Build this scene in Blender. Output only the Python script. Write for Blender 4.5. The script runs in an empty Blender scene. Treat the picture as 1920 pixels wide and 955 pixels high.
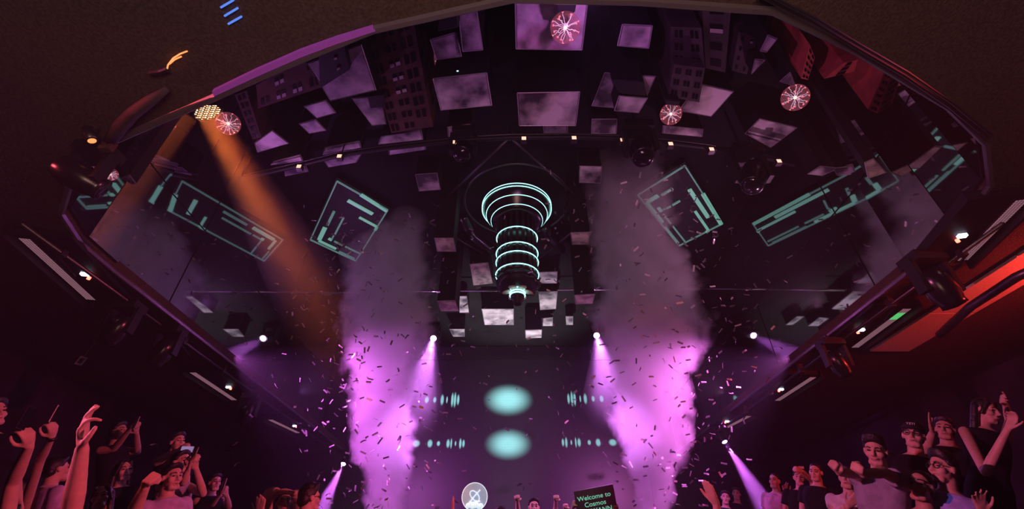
import bpy, bmesh, math, random
from mathutils import Vector, Matrix, noise as mnoise
random.seed(7)
D = bpy.data
SC = bpy.context.scene
COL = SC.collection
PI = math.pi
# ------------------------------------------------------------------ camera
CAM_Z, PITCH, F = 1.2, math.radians(35.8), 850.0      # focal length in pixels of the 1920 frame
CS, SN = math.cos(PITCH), math.sin(PITCH)
H = 3.0                                               # rim height above the camera
cam_d = D.cameras.new('camera'); cam = D.objects.new('camera', cam_d); COL.objects.link(cam)
cam_d.sensor_width = 36.0; cam_d.lens = 36.0 * F / 1920.0
cam_d.clip_start = 0.05; cam_d.clip_end = 200
cam.location = (0, 0, CAM_Z); cam.rotation_euler = (PI/2 + PITCH, 0, 0)
SC.camera = cam
def ray(px, py):
    u = (px - 960) / F; v = (477.5 - py) / F
    return Vector((u, CS - SN*v, SN + CS*v))
def atZ(px, py, zh):            # zh: height above the camera in units of H
    d = ray(px, py); t = zh*H / d.z
    return Vector((d.x*t, d.y*t, CAM_Z + d.z*t))
def atY(px, py, y):
    d = ray(px, py); t = y / d.y
    return Vector((d.x*t, d.y*t, CAM_Z + d.z*t))
def atX(px, py, x):
    d = ray(px, py); t = x / d.x
    return Vector((d.x*t, d.y*t, CAM_Z + d.z*t))
def atT(px, py, t):             # t: distance along the optical axis
    d = ray(px, py)
    return Vector((d.x*t, d.y*t, CAM_Z + d.z*t))
def hz(z): return CAM_Z + z*H
# ------------------------------------------------------------------ view, world
SC.view_settings.view_transform = 'Standard'
SC.view_settings.look = 'None'
SC.view_settings.gamma = 1.0
SC.view_settings.use_curve_mapping = False
SC.view_settings.exposure = 0.0
cy = SC.cycles
cy.use_denoising = True; cy.use_light_tree = False
cy.max_bounces = 6; cy.diffuse_bounces = 2; cy.glossy_bounces = 3; cy.transmission_bounces = 3
cy.volume_bounces = 1; cy.transparent_max_bounces = 12
cy.volume_step_rate = 1.0; cy.volume_max_steps = 256
cy.use_adaptive_sampling = True; cy.adaptive_threshold = 0.07
cy.caustics_reflective = False; cy.caustics_refractive = False
cy.sample_clamp_indirect = 4.0
W = D.worlds.new('world'); SC.world = W; W.use_nodes = True
wn = W.node_tree; wn.nodes['Background'].inputs[0].default_value = (0.10, 0.03, 0.05, 1)
wn.nodes['Background'].inputs[1].default_value = 0.0
HAZE = 0.0035
vs = wn.nodes.new('ShaderNodeVolumeScatter')
vs.inputs['Density'].default_value = HAZE; vs.inputs['Anisotropy'].default_value = 0.25
vs.inputs['Color'].default_value = (0.9, 0.9, 0.95, 1)
wn.links.new(vs.outputs[0], wn.nodes['World Output'].inputs['Volume'])
# ------------------------------------------------------------------ lights
def aim(o, p, q):
    o.location = p; o.rotation_euler = (Vector(q) - Vector(p)).to_track_quat('-Z', 'Y').to_euler()
def spot(name, p, q, color, watts, deg, blend=0.5, r=0.05, parent=None):
    l = D.lights.new(name, 'SPOT'); l.color = color; l.energy = watts
    l.spot_size = math.radians(deg); l.spot_blend = blend; l.shadow_soft_size = r
    o = D.objects.new(name, l); COL.objects.link(o); aim(o, p, q)
    return o
PURPLE = (0.76, 0.15, 1.0); PINK = (1.0, 0.32, 0.75); RED = (1.0, 0.07, 0.08); ORANGE = (1.0, 0.19, 0.035)
LAMP_L = Vector((-0.74*H, 3.92*H, hz(1.85))); LAMP_R = Vector((0.80*H, 3.92*H, hz(1.88)))
AIM_L = atY(762, 815, 2.75*H); AIM_R = atY(1160, 790, 2.75*H)
spot('spot_beam_light', LAMP_L, AIM_L, (0.78, 0.20, 1.0), 11000, 15, 0.8, 0.03)
spot('spot_beam_light', LAMP_R, AIM_R, (0.78, 0.20, 1.0), 11000, 15, 0.8, 0.03)
# wide spill of the same two lamps over plumes and back of the hall
spot('spot_spill_light', LAMP_L + Vector((0, -.12, -.1)), (-2.3, 8.6, 2.6), (0.72, 0.16, 1.0), 550, 70, 0.9, 0.03)
spot('spot_spill_light', LAMP_R + Vector((0, -.12, -.1)), (2.4, 8.6, 2.6), (0.72, 0.16, 1.0), 550, 70, 0.9, 0.03)
# under-rim beams
SIDE_L = atT(643, 872, 11.8); SIDE_R = atX(1360, 831, 1.62*H)
AIM_SL = atT(588, 985, 10.2); AIM_SR = atT(1452, 975, 8.9)
spot('spot_beam_light', SIDE_L, AIM_SL, PURPLE, 5200, 19, 0.6, 0.03)
spot('spot_beam_light', SIDE_R, AIM_SR, PURPLE, 5200, 19, 0.6, 0.03)
# warm par can on the rim
PAR = atT(391, 213, 2.2*H); PAR_AIM = atT(600, 575, 2.15*H)
PAR_D = (PAR_AIM-PAR).normalized()
pl = D.lights.new('area_par_light', 'AREA'); pl.shape = 'DISK'; pl.size = .34; pl.color = ORANGE; pl.energy = 34; pl.spread = math.radians(16)
po = D.objects.new('area_par_light', pl); COL.objects.link(po); aim(po, PAR - PAR_D*.045, PAR_AIM)
# added uplights round the rim, without fixtures, brightening the hanging city
ZRIM = hz(1.0)
WASH = [((-4.35, 5.6, hz(1.04)), (-1.2, 4.0, hz(1.9)), (0.78, 0.24, 1.0), 130),
        (( 4.35, 5.6, hz(1.04)), ( 1.2, 4.0, hz(1.9)), (1.0, 0.36, 0.72), 120),
        ((-4.35, 9.2, hz(1.04)), (-0.5, 8.0, hz(1.9)), (0.72, 0.24, 0.95), 130),
        (( 4.35, 9.2, hz(1.04)), ( 0.5, 8.0, hz(1.9)), (0.90, 0.36, 0.80), 120),
        ((-0.5, 1.40, ZRIM+.06), (-1.3, 3.4, hz(1.7)), (0.72, 0.18, 1.0), 85),
        (( 0.5, 1.40, ZRIM+.06), ( 1.3, 3.4, hz(1.7)), (0.85, 0.24, 0.95), 75)]
for p, q, c, w in WASH:
    spot('spot_wash_light', p, q, c, w, 130, 1.0, 0.02)
# unseen red wash lamps and added violet fill for the two crowds
CROWD = [((6.6, 0.3, 3.75), (-3.4, 4.0, 1.5), (1.0, 0.075, 0.085), 2500), ((-6.6, 0.3, 3.75), (4.2, 4.7, 1.55), (1.0, 0.08, 0.11), 2200),
         ((-6.6, 0.0, 3.7), (4.4, 3.8, 1.5), (0.46, 0.30, 1.0), 900), ((6.6, 0.0, 3.7), (-3.6, 3.6, 1.5), (0.62, 0.28, 1.0), 450)]
for p, q, c, w in CROWD:
    spot('spot_crowd_light', p, q, c, w, 35, 0.7, 0.04)
# added dim warm fill behind the camera to lift the soffit, and stage lights at the foot of the plumes
spot('spot_soffit_fill', (0, -1.3, 1.5), (0, -0.6, 4.0), (1.0, 0.53, 0.43), 420, 140, 0.5, 0.8)
STAGE = [((-2.35, 7.4, 1.0), (-2.45, 8.7, 1.55), (1.0, 0.86, 0.62), 240), ((2.75, 7.4, 1.0), (2.75, 8.7, 1.55), (1.0, 0.80, 0.74), 160)]
for p, q, c, w in STAGE:
    spot('spot_stage_fill', p, q, c, w, 52, 0.9, 0.05)
spot('spot_stage_fill', (0, 12.7, 0.9), (0, 11.5, 6.0), (0.95, 0.92, 0.90), 2600, 50, 1.0, 0.05)  # added uplight that brightens the haze above the stage
spot('spot_dj_fill', (0.5, 4.6, 3.7), (0.35, 6.6, 1.95), (1.0, 0.72, 0.55), 60, 42, 0.6, 0.05)  # added warm fill on the person with raised fists
# added pink lights without heads, brightening the outer sides of the plumes
PLUME_WASH = [((-4.3, 6.6, 4.02), (-2.45, 8.3, 3.3), (0.82, 0.15, 0.94), 1500), ((4.3, 6.6, 4.02), (2.6, 8.2, 3.4), (0.88, 0.18, 0.86), 1500)]
for p, q, c, w in PLUME_WASH:
    spot('spot_plume_light', p, q, c, w, 96, 1.0, 0.02)
# ------------------------------------------------------------------ helpers
class MB:
    def __init__(s): s.v = []; s.f = []
    def add(s, vs, fs):
        n = len(s.v); s.v += [tuple(p) for p in vs]; s.f += [tuple(i+n for i in f) for f in fs]; return s
    def box(s, c, size, M=None):
        c = Vector(c); h = Vector(size)/2
        P = []
        for dz in (-1, 1):
            for dx, dy in ((-1,-1),(1,-1),(1,1),(-1,1)):
                q = Vector((dx*h.x, dy*h.y, dz*h.z))
                if M is not None: q = M @ q
                P.append(c+q)
        return s.add(P, [(3,2,1,0),(4,5,6,7),(0,1,5,4),(1,2,6,5),(2,3,7,6),(3,0,4,7)])
    def prism(s, poly, z0, z1):
        n = len(poly)
        a = sum(poly[i][0]*poly[(i+1)%n][1] - poly[(i+1)%n][0]*poly[i][1] for i in range(n))
        if a < 0: poly = list(reversed(poly))
        P = [(p[0], p[1], z0) for p in poly] + [(p[0], p[1], z1) for p in poly]
        fs = [tuple(reversed(range(n))), tuple(range(n, 2*n))] + [(i, (i+1)%n, n+(i+1)%n, n+i) for i in range(n)]
        return s.add(P, fs)
    def tube(s, pts, r, n=8, caps=True, closed=False):
        pts = [Vector(p) for p in pts]; m = len(pts)
        rs = r if isinstance(r, (list, tuple)) else [r]*m
        rings = []; up = None
        for i, p in enumerate(pts):
            a = pts[(i-1) % m] if (closed or i > 0) else p
            b = pts[(i+1) % m] if (closed or i < m-1) else p
            t = (b - a).normalized()
            if up is None:
                up = Vector((0,0,1)) if abs(t.z) < .9 else Vector((1,0,0))
            x = t.cross(up).normalized(); y = x.cross(t).normalized(); up = y
            rings.append([p + rs[i]*(math.cos(k*2*PI/n)*x + math.sin(k*2*PI/n)*y) for k in range(n)])
        P = [q for g in rings for q in g]; fs = []
        for i in range(m if closed else m-1):
            j = (i+1) % m
            for k in range(n):
                fs.append((i*n+k, i*n+(k+1)%n, j*n+(k+1)%n, j*n+k))
        if caps and not closed:
            fs.append(tuple(reversed(range(n)))); fs.append(tuple((m-1)*n+k for k in range(n)))
        return s.add(P, fs)
    def lathe(s, prof, n=24, M=None, caps=True):           # prof: (r, z) list, about local z
        P = []
        for r, z in prof:
            for k in range(n):
                q = Vector((r*math.cos(k*2*PI/n), r*math.sin(k*2*PI/n), z)); P.append(M @ q if M is not None else q)
        fs = []
        for i in range(len(prof)-1):
            for k in range(n):
                fs.append((i*n+k, i*n+(k+1)%n, (i+1)*n+(k+1)%n, (i+1)*n+k))
        if caps:
            fs.append(tuple(reversed(range(n)))); fs.append(tuple((len(prof)-1)*n+k for k in range(n)))
        return s.add(P, fs)
    def build(s, name, mat=None, parent=None, smooth=False):
        me = D.meshes.new(name); me.from_pydata(s.v, [], s.f); me.update()
        if smooth:
            me.polygons.foreach_set('use_smooth', [True]*len(me.polygons))
        return link(name, me, mat, parent)
def link(name, me, mat=None, parent=None):
    o = D.objects.new(name, me); COL.objects.link(o)
    if mat is not None and not me.materials: me.materials.append(mat)
    if parent is not None:
        o.parent = parent
        o.matrix_parent_inverse = Matrix.Translation(-parent.location) if parent.type == 'EMPTY' else Matrix()
    return o
def thing(name, label, cat, loc=(0,0,0), group=None):
    o = D.objects.new(name, None); COL.objects.link(o); o.location = loc; o.empty_display_size = .1
    tag(o, label, cat, group); return o
def tag(o, label, cat, group=None):
    o['label'] = label; o['category'] = cat
    if group: o['group'] = group
    return o
def struct(o): o['kind'] = 'structure'; return o
def lookM(p, q, roll=0.0):          # matrix with local -z... local z pointing from p to q, placed at p
    R = (Vector(q)-Vector(p)).to_track_quat('Z', 'Y').to_matrix().to_4x4()
    return Matrix.Translation(Vector(p)) @ R @ Matrix.Rotation(roll, 4, 'Z')
# ------------------------------------------------------------------ materials
def mat(name, col, rough=0.6, metal=0.0, emit=None, es=0.0, noise=0.0, nscale=8.0, col2=None, bump=0.0, spec=0.5, sample=False, alpha=None):
    m = D.materials.new(name); m.use_nodes = True
    nt = m.node_tree; b = nt.nodes['Principled BSDF']
    b.inputs['Base Color'].default_value = (*col, 1); b.inputs['Roughness'].default_value = rough
    b.inputs['Metallic'].default_value = metal; b.inputs['Specular IOR Level'].default_value = spec
    if emit:
        b.inputs['Emission Color'].default_value = (*emit, 1); b.inputs['Emission Strength'].default_value = es
        if not sample: m.cycles.emission_sampling = 'NONE'
    if noise > 0 or bump > 0:
        tc = nt.nodes.new('ShaderNodeTexCoord'); nz = nt.nodes.new('ShaderNodeTexNoise')
        nz.inputs['Scale'].default_value = nscale; nz.inputs['Detail'].default_value = 5
        nt.links.new(tc.outputs['Object'], nz.inputs['Vector'])
        if noise > 0:
            r = nt.nodes.new('ShaderNodeValToRGB')
            c2 = col2 or tuple(c*(1-noise) for c in col)
            r.color_ramp.elements[0].position = .38; r.color_ramp.elements[0].color = (*c2, 1)
            r.color_ramp.elements[1].position = .60; r.color_ramp.elements[1].color = (*col, 1)
            nt.links.new(nz.outputs[0], r.inputs[0]); nt.links.new(r.outputs[0], b.inputs['Base Color'])
        if bump > 0:
            bp = nt.nodes.new('ShaderNodeBump'); bp.inputs['Strength'].default_value = bump; bp.inputs['Distance'].default_value = .02
            nt.links.new(nz.outputs[0], bp.inputs['Height']); nt.links.new(bp.outputs[0], b.inputs['Normal'])
    return m
M = {}
M['soffit'] = mat('soffit_plaster', (.075, .052, .045), .95, noise=.35, nscale=55, bump=.5, spec=.1)
M['wall'] = mat('wall_dark', (.022, .017, .024), .8, noise=.5, nscale=1.5, spec=.2)
M['black'] = mat('matt_black', (.008, .008, .010), .55, spec=.3)
M['blackg'] = mat('gloss_black', (.006, .006, .008), .25, spec=.5)
M['metal'] = mat('dark_steel', (.10, .095, .10), .38, metal=.9)
M['chrome'] = mat('chrome', (.7, .7, .7), .15, metal=1.0)
M['ceil'] = mat('ceiling_black', (.009, .009, .012), .8, noise=.4, nscale=2, spec=.12)
M['mirror'] = mat('smoked_mirror', (.50, .47, .52), .03, metal=1.0)
M['trim'] = mat('rim_trim', (.35, .33, .38), .3, metal=.8)
M['panel'] = mat('cloudy_panel', (.62, .55, .60), .45, noise=.8, nscale=2.3, col2=(.05, .04, .06), spec=.4)
M['panel2'] = mat('warm_panel', (.68, .58, .50), .45, noise=.6, nscale=5, col2=(.22, .17, .16), spec=.4)
M['edge'] = mat('panel_edge', (.32, .28, .32), .4, metal=.3)
M['brick'] = mat('brown_facade', (.085, .028, .018), .8, noise=.5, nscale=3)
M['stone'] = mat('grey_facade', (.055, .036, .042), .8, noise=.5, nscale=3)
M['redf'] = mat('red_lit_facade', (.75, .12, .08), .8, noise=.45, nscale=3)  # red light on these facades is put into the colour
M['pane'] = mat('dark_pane', (.006, .006, .008), .15)
M['pale_piece'] = mat('plain_pale', (.45, .40, .40), .7)
M['teal'] = mat('teal_led', (.1, .3, .3), .4, emit=(.38, .95, .92), es=2.2)
M['mint'] = mat('mint_led', (.1, .3, .25), .4, emit=(.30, .75, .60), es=.42)
M['mint_dim'] = mat('mint_led_dim', (.1, .3, .25), .4, emit=(.30, .70, .60), es=.20)
M['lens'] = mat('purple_lens', (.3, .1, .4), .2, emit=(.85, .55, 1.0), es=14)
M['warmled'] = mat('warm_lamp', (.5, .3, .2), .4, emit=(1.0, .50, .36), es=1.6)
M['redled'] = mat('red_indicator', (.5, .05, .05), .4, emit=(1.0, .10, .06), es=7)
M['whiteled'] = mat('white_display', (.6, .6, .7), .4, emit=(.75, .80, 1.0), es=3)
M['blueled'] = mat('blue_led', (.05, .1, .4), .4, emit=(.10, .24, .85), es=1.0)
M['orangeled'] = mat('orange_led', (.5, .2, .1), .4, emit=(1.0, .33, .10), es=1.3)
M['greenled'] = mat('green_led', (.05, .4, .1), .4, emit=(.15, .85, .25), es=.7)
M['dotled'] = mat('pink_led_dot', (.55, .30, .38), .5, emit=(.8, .40, .52), es=.22)
M['violet'] = mat('violet_lit_fascia', (.25, .06, .35), .5, emit=(.42, .08, .55), es=.15)
M['cream'] = mat('cream_petal', (.62, .50, .40), .5)
# ------------------------------------------------------------------ the hall
SX = 1.54*H; BY = 13.5; WX = 2.62*H; FY = -5.0
ZR = hz(1.0); ZC = hz(2.03)
rim = [(1.54, 1.45), (1.52, 1.2), (1.45, .99), (1.30, .83), (1.11, .714), (.785, .564), (.554, .475), (.26, .455), (0, .45), (-.304, .515), (-.53, .60), (-.764, .695), (-1.12, .836), (-1.32, .97), (-1.47, 1.12), (-1.53, 1.28), (-1.54, 1.45)]
rim = [(x*H, y*H) for x, y in rim]
hole = [(SX, BY)] + rim + [(-SX, BY)]
# floor, raised terraces, stage
struct(MB().box((0, 4.25, -.1), (2*WX, 18.5, .2)).build('floor', M['wall']))
struct(MB().box((-(WX+1.9)/2, 5.5, .325), (WX-1.9, 16, .65)).build('floor_terrace_left', M['wall']))
struct(MB().box(((WX+1.9)/2, 5.5, .325), (WX-1.9, 16, .65)).build('floor_terrace_right', M['wall']))
struct(MB().box((0, 9.75, .25), (3.8, 7.5, .5)).build('floor_stage', M['blackg']))
# soffit: a slab with the oval opening
mb = MB()
def outer(p):
    x, y = p
    if y >= 5 or abs(x) > SX*.985: return (math.copysign(WX, x), y)
    return (x*WX/SX, FY)
n = len(hole)
P = [(x, y, ZR) for x, y in hole] + [(*outer(p), ZR) for p in hole]
fs = []
for i in range(n-1):
    fs.append((i, i+1, n+i+1, n+i))
mb.add(P, fs)
# corner fill between side walls and the front
c0 = [i for i in range(n) if outer(hole[i])[1] == FY]
i0, i1 = c0[0], c0[-1]
k = len(mb.v); mb.v += [(WX, FY, ZR), (-WX, FY, ZR)]
mb.f += [(n+i0-1, n+i0, k), (n+i1, n+i1+1, k+1)]
so = mb.build('ceiling_soffit', M['soffit'])
sm = so.modifiers.new('thick', 'SOLIDIFY'); sm.thickness = .12; sm.offset = 0
struct(so)
struct(MB().box((0, (BY+.6)/2, ZC+.06), (2*SX+.4, BY-.2+.6, .12)).build('ceiling', M['ceil']))
struct(MB().box((-WX-.1, 4.25, ZR/2), (.2, 18.5, ZR+.1)).build('wall_left', M['wall']))
struct(MB().box((WX+.1, 4.25, ZR/2), (.2, 18.5, ZR+.1)).build('wall_right', M['wall']))
struct(MB().box((0, FY-.1, ZR/2), (2*WX+.4, .2, ZR+.1)).build('wall_front', M['wall']))
for s, nm in ((-1, 'wall_back_left'), (1, 'wall_back_right')):
    struct(MB().box((s*(WX+SX)/2, BY+.1, ZR/2), (WX-SX, .2, ZR+.1)).build(nm, M['wall']))
struct(MB().box((0, BY+.12, ZC/2), (2*SX, .24, ZC)).build('wall_back', M['wall']))
# upstand round the near end of the opening, behind the mirrors
mb = MB()
for i in range(len(rim)-1):
    a, b = rim[i], rim[i+1]
    mb.add([(a[0], a[1], ZR), (b[0], b[1], ZR), (b[0], b[1], ZC), (a[0], a[1], ZC)], [(0, 1, 2, 3)])
up = mb.build('wall_upstand', M['ceil']); sm = up.modifiers.new('thick', 'SOLIDIFY'); sm.thickness = .06; sm.offset = -1
struct(up)
# mirrored side walls: panels with seams, two rows
for s, nm, seams in ((-1, 'wall_mirror_left', [1.45, 1.78, 2.76, 3.72, 4.5]), (1, 'wall_mirror_right', [1.45, 1.64, 2.50, 3.42, 4.5])):
    w = struct(MB().box((s*(SX+.09), (1.45*H+BY)/2, (ZR+ZC)/2), (.12, BY-1.45*H, ZC-ZR)).build(nm, M['black']))
    for j in range(len(seams)-1):
        y0, y1 = seams[j]*H+.012, seams[j+1]*H-.012
        z1 = hz(1.43)
        for a, b in ((ZR+.02, z1-.012), (z1+.012, ZC-.02)):
            MB().box((s*(SX+.018), (y0+y1)/2, (a+b)/2), (.018, y1-y0, b-a)).build('mirror_panel', M['mirror'], w)
# curved mirror panels on the near flanks
for lst in (rim[:4], rim[-4:]):
    for i in range(len(lst)-1):
        a, b = Vector((*lst[i], 0)), Vector((*lst[i+1], 0)); d = (b-a).normalized(); nr = Vector((-d.y, d.x, 0))
        if (a+b).dot(nr)/2 - Vector((0, 6, 0)).dot(nr) > 0: nr = -nr
        c = (a+b)/2 + nr*.02; ang = math.atan2(d.y, d.x)
        z1 = hz(1.43)
        for z0, z2 in ((ZR+.02, z1-.012), (z1+.012, ZC-.02)):
            MB().box((c.x, c.y, (z0+z2)/2), ((b-a).length-.02, .014, z2-z0), Matrix.Rotation(ang, 3, 'Z')).build('mirror_panel', M['mirror'], up)
# rim trim: a metal lip round the opening
mb = MB()
pts = [Vector((x, y, ZR-.075)) for x, y in hole]
mb.tube(pts, .028, 6)
struct(mb.build('trim_1', M['trim']))
# near left rim fascia, violet light on it put in as a glow
a = [(397, 172), (478, 133), (560, 97), (630, 72), (697, 52)]; b = [(402, 181), (482, 144), (564, 108), (634, 82), (704, 59)]
mb = MB()
for i in range(len(a)-1):
    q = [atZ(*p, .965) for p in (a[i], a[i+1], b[i+1], b[i])]
    mb.prism([(p.x, p.y) for p in q], hz(.965), hz(.978))
tag(mb.build('rim_fascia', M['violet']), 'long violet-lit fascia along the upper left rim of the ceiling opening', 'light strip')
# cables along the near right rim
for k, off in enumerate(((0, 0), (4, 9), (10, 3))):
    pts = [(1420, -18), (1470, 8), (1520, 32), (1600, 80), (1690, 132), (1775, 190), (1850, 252)]
    t = MB().tube([atZ(x+off[0], y+off[1], .965 - .01*k) for x, y in pts], .014 - .002*k, 6).build('rim_pipe', M['metal'])
    tag(t, ['topmost thin steel pipe along the upper right rim', 'lowest thin steel pipe along the upper right rim', 'middle thin steel pipe along the upper right rim'][k], 'pipe', 'pipes on the upper right rim')
# ------------------------------------------------------------------ back screen with blurred teal lights
def screen_mat():
    m = D.materials.new('led_screen'); m.use_nodes = True; nt = m.node_tree; L = nt.links
    b = nt.nodes['Principled BSDF']; b.inputs['Base Color'].default_value = (.02, .02, .025, 1); b.inputs['Roughness'].default_value = .35
    b.inputs['Emission Color'].default_value = (.36, .92, .95, 1)
    tc = nt.nodes.new('ShaderNodeTexCoord'); sp = nt.nodes.new('ShaderNodeSeparateXYZ'); L.new(tc.outputs['Object'], sp.inputs[0])
    def math_(op, a, b_=None, c=None):
        n = nt.nodes.new('ShaderNodeMath'); n.operation = op
        for i, v in enumerate((a, b_, c)):
            if v is None: continue
            if isinstance(v, (int, float)): n.inputs[i].default_value = v
            else: L.new(v, n.inputs[i])
        return n.outputs[0]
    # fine horizontal scan lines
    wv = math_('MULTIPLY_ADD', math_('SINE', math_('MULTIPLY', sp.outputs[2], 150.0)), .10, .90)
    tot = None
    def blob(cx, cz, rx, rz, s, soft):
        dx = math_('DIVIDE', math_('SUBTRACT', sp.outputs[0], cx), rx); dz = math_('DIVIDE', math_('SUBTRACT', sp.outputs[2], cz), rz)
        d = math_('SQRT', math_('ADD', math_('MULTIPLY', dx, dx), math_('MULTIPLY', dz, dz)))
        mr = nt.nodes.new('ShaderNodeMapRange'); mr.interpolation_type = 'SMOOTHSTEP'
        mr.inputs[1].default_value = 1.0; mr.inputs[2].default_value = 1.0-soft; mr.inputs[3].default_value = 0; mr.inputs[4].default_value = s
        L.new(d, mr.inputs[0]); return mr.outputs[0]
    blobs = []
    Y = BY - .14
    def pb(px, py, hw, hh, s, soft):
        c = atY(px, py, Y); e = atY(px+hw, py, Y); g = atY(px, py-hh, Y)
        blobs.append((c.x, c.z, e.x-c.x, g.z-c.z, s, soft))
    pb(953, 750, 50, 32, 1.1, .85); pb(953, 833, 48, 32, 1.0, .85)
    random.seed(3)
    for x, hw, hh in ((800, 5, 8), (815, 4, 7), (829, 4, 12), (838, 2, 8), (848, 3, 16), (853, 3, 17), (859, 3, 12)):
        pb(x, 750, hw, hh, .75, .6); pb(960+(960-x)*1.05, 748, hw, hh, .6, .6)
    for x, hw, hh in ((780, 9, 8), (806, 6, 9), (822, 4, 6), (840, 4, 10), (846, 2, 12), (854, 2, 6), (863, 3, 12), (869, 3, 9)):
        pb(x, 832, hw, hh, .75, .6); pb(960+(960-x)*1.05, 830, hw, hh, .6, .6)
    for bl in blobs:
        o = blob(*bl); tot = o if tot is None else math_('ADD', tot, o)
    L.new(math_('MULTIPLY', tot, wv), b.inputs['Emission Strength'])
    m.cycles.emission_sampling = 'NONE'
    return m
sc = thing('led_screen', 'large dark screen on the back wall glowing with two blurred teal ovals', 'screen', (0, BY, 1.0))
c0 = hz(1.86)
MB().box((0, BY-.10, (1.3+c0)/2), (7.4, .06, c0-1.3)).build('screen_face', screen_mat(), sc)
for x in (-3.75, 3.75): MB().box((x, BY-.08, (1.3+c0)/2), (.10, .16, c0-1.2)).build('frame_side', M['black'], sc)
for z in (1.25, c0+.05): MB().box((0, BY-.08, z), (7.6, .16, .10)).build('frame_rail', M['black'], sc)
# ------------------------------------------------------------------ hanging city
def quadZ(q, z): return [atZ(x, y, z) for x, y in q]
def shrink(poly, d):
    c = sum((Vector(p) for p in poly), Vector())/len(poly)
    return [c + (Vector(p)-c)*(1 - d/max((Vector(p)-c).length, d*2)) for p in poly]
def block(q, z, label, pm='panel', body='black', top=2.03, group='hanging city blocks with pale undersides'):
    P = quadZ(q, z); c = sum(P, Vector())/4
    t = thing('hanging_block', label, 'ceiling block', (c.x, c.y, hz(top)), group)
    MB().prism([(p.x, p.y) for p in P], hz(z), hz(top)).build('block_body', M[body], t)
    S = shrink(P, .014)
    MB().prism([(p.x, p.y) for p in S], hz(z)-.012, hz(z)+.01).build('underside_panel', M[pm], t)
    mb = MB()
    for i in range(4):
        a, b = P[i].copy(), P[(i+1) % 4].copy(); a.z = b.z = hz(z)-.006
        mb.tube([a, b], .007, 4)
    mb.build('edge_trim', M['edge'], t)
    return t
def lerp2(q, s, r):
    a = q[0].lerp(q[1], s); b = q[3].lerp(q[2], s); return a.lerp(b, r)
def tower(q, z, label, fm, wins, top=2.03, sill=.0):
    """a building lying against the ceiling with its windowed face down; wins: (s, r, ws, wr, lit)"""
    P = quadZ(q, z); c = sum(P, Vector())/4
    t = thing('hanging_tower', label, 'model building', (c.x, c.y, hz(top)), 'model buildings on the ceiling')
    MB().prism([(p.x, p.y) for p in P], hz(z), hz(top)).build('facade', M[fm], t)
    for s, r, ws, wr, lit in wins:
        Q = [lerp2(P, s-ws/2, r-wr/2), lerp2(P, s+ws/2, r-wr/2), lerp2(P, s+ws/2, r+wr/2), lerp2(P, s-ws/2, r+wr/2)]
        w = MB().prism([(p.x, p.y) for p in Q], hz(z)-.008, hz(z)+.004).build('window', M['pane'], t)
        if lit:
            k = .5
            B = [Q[0].lerp(Q[3], k), Q[1].lerp(Q[2], k), Q[2], Q[3]]
            MB().prism([(p.x, p.y) for p in B], hz(z)-.013, hz(z)-.006).build('pale_piece', M['pale_piece'], w)  # pale patch stands in for the brightness of a lit window
    return t
def grid(cols, rows, ws, wr, pair=False, lit=.12, skip=0, s0=0., s1=1., r0=0., r1=1.):
    out = []
    for i in range(cols):
        for j in range(rows):
            if random.random() < skip: continue
            s = s0+(s1-s0)*(i+.5)/cols; r = r0+(r1-r0)*(j+.5)/rows; l = random.random() < lit
            if pair: out += [(s-ws*.75, r, ws, wr, l), (s+ws*.75, r, ws, wr, l)]
            else: out.append((s, r, ws, wr, l))
    return out
random.seed(11)
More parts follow.
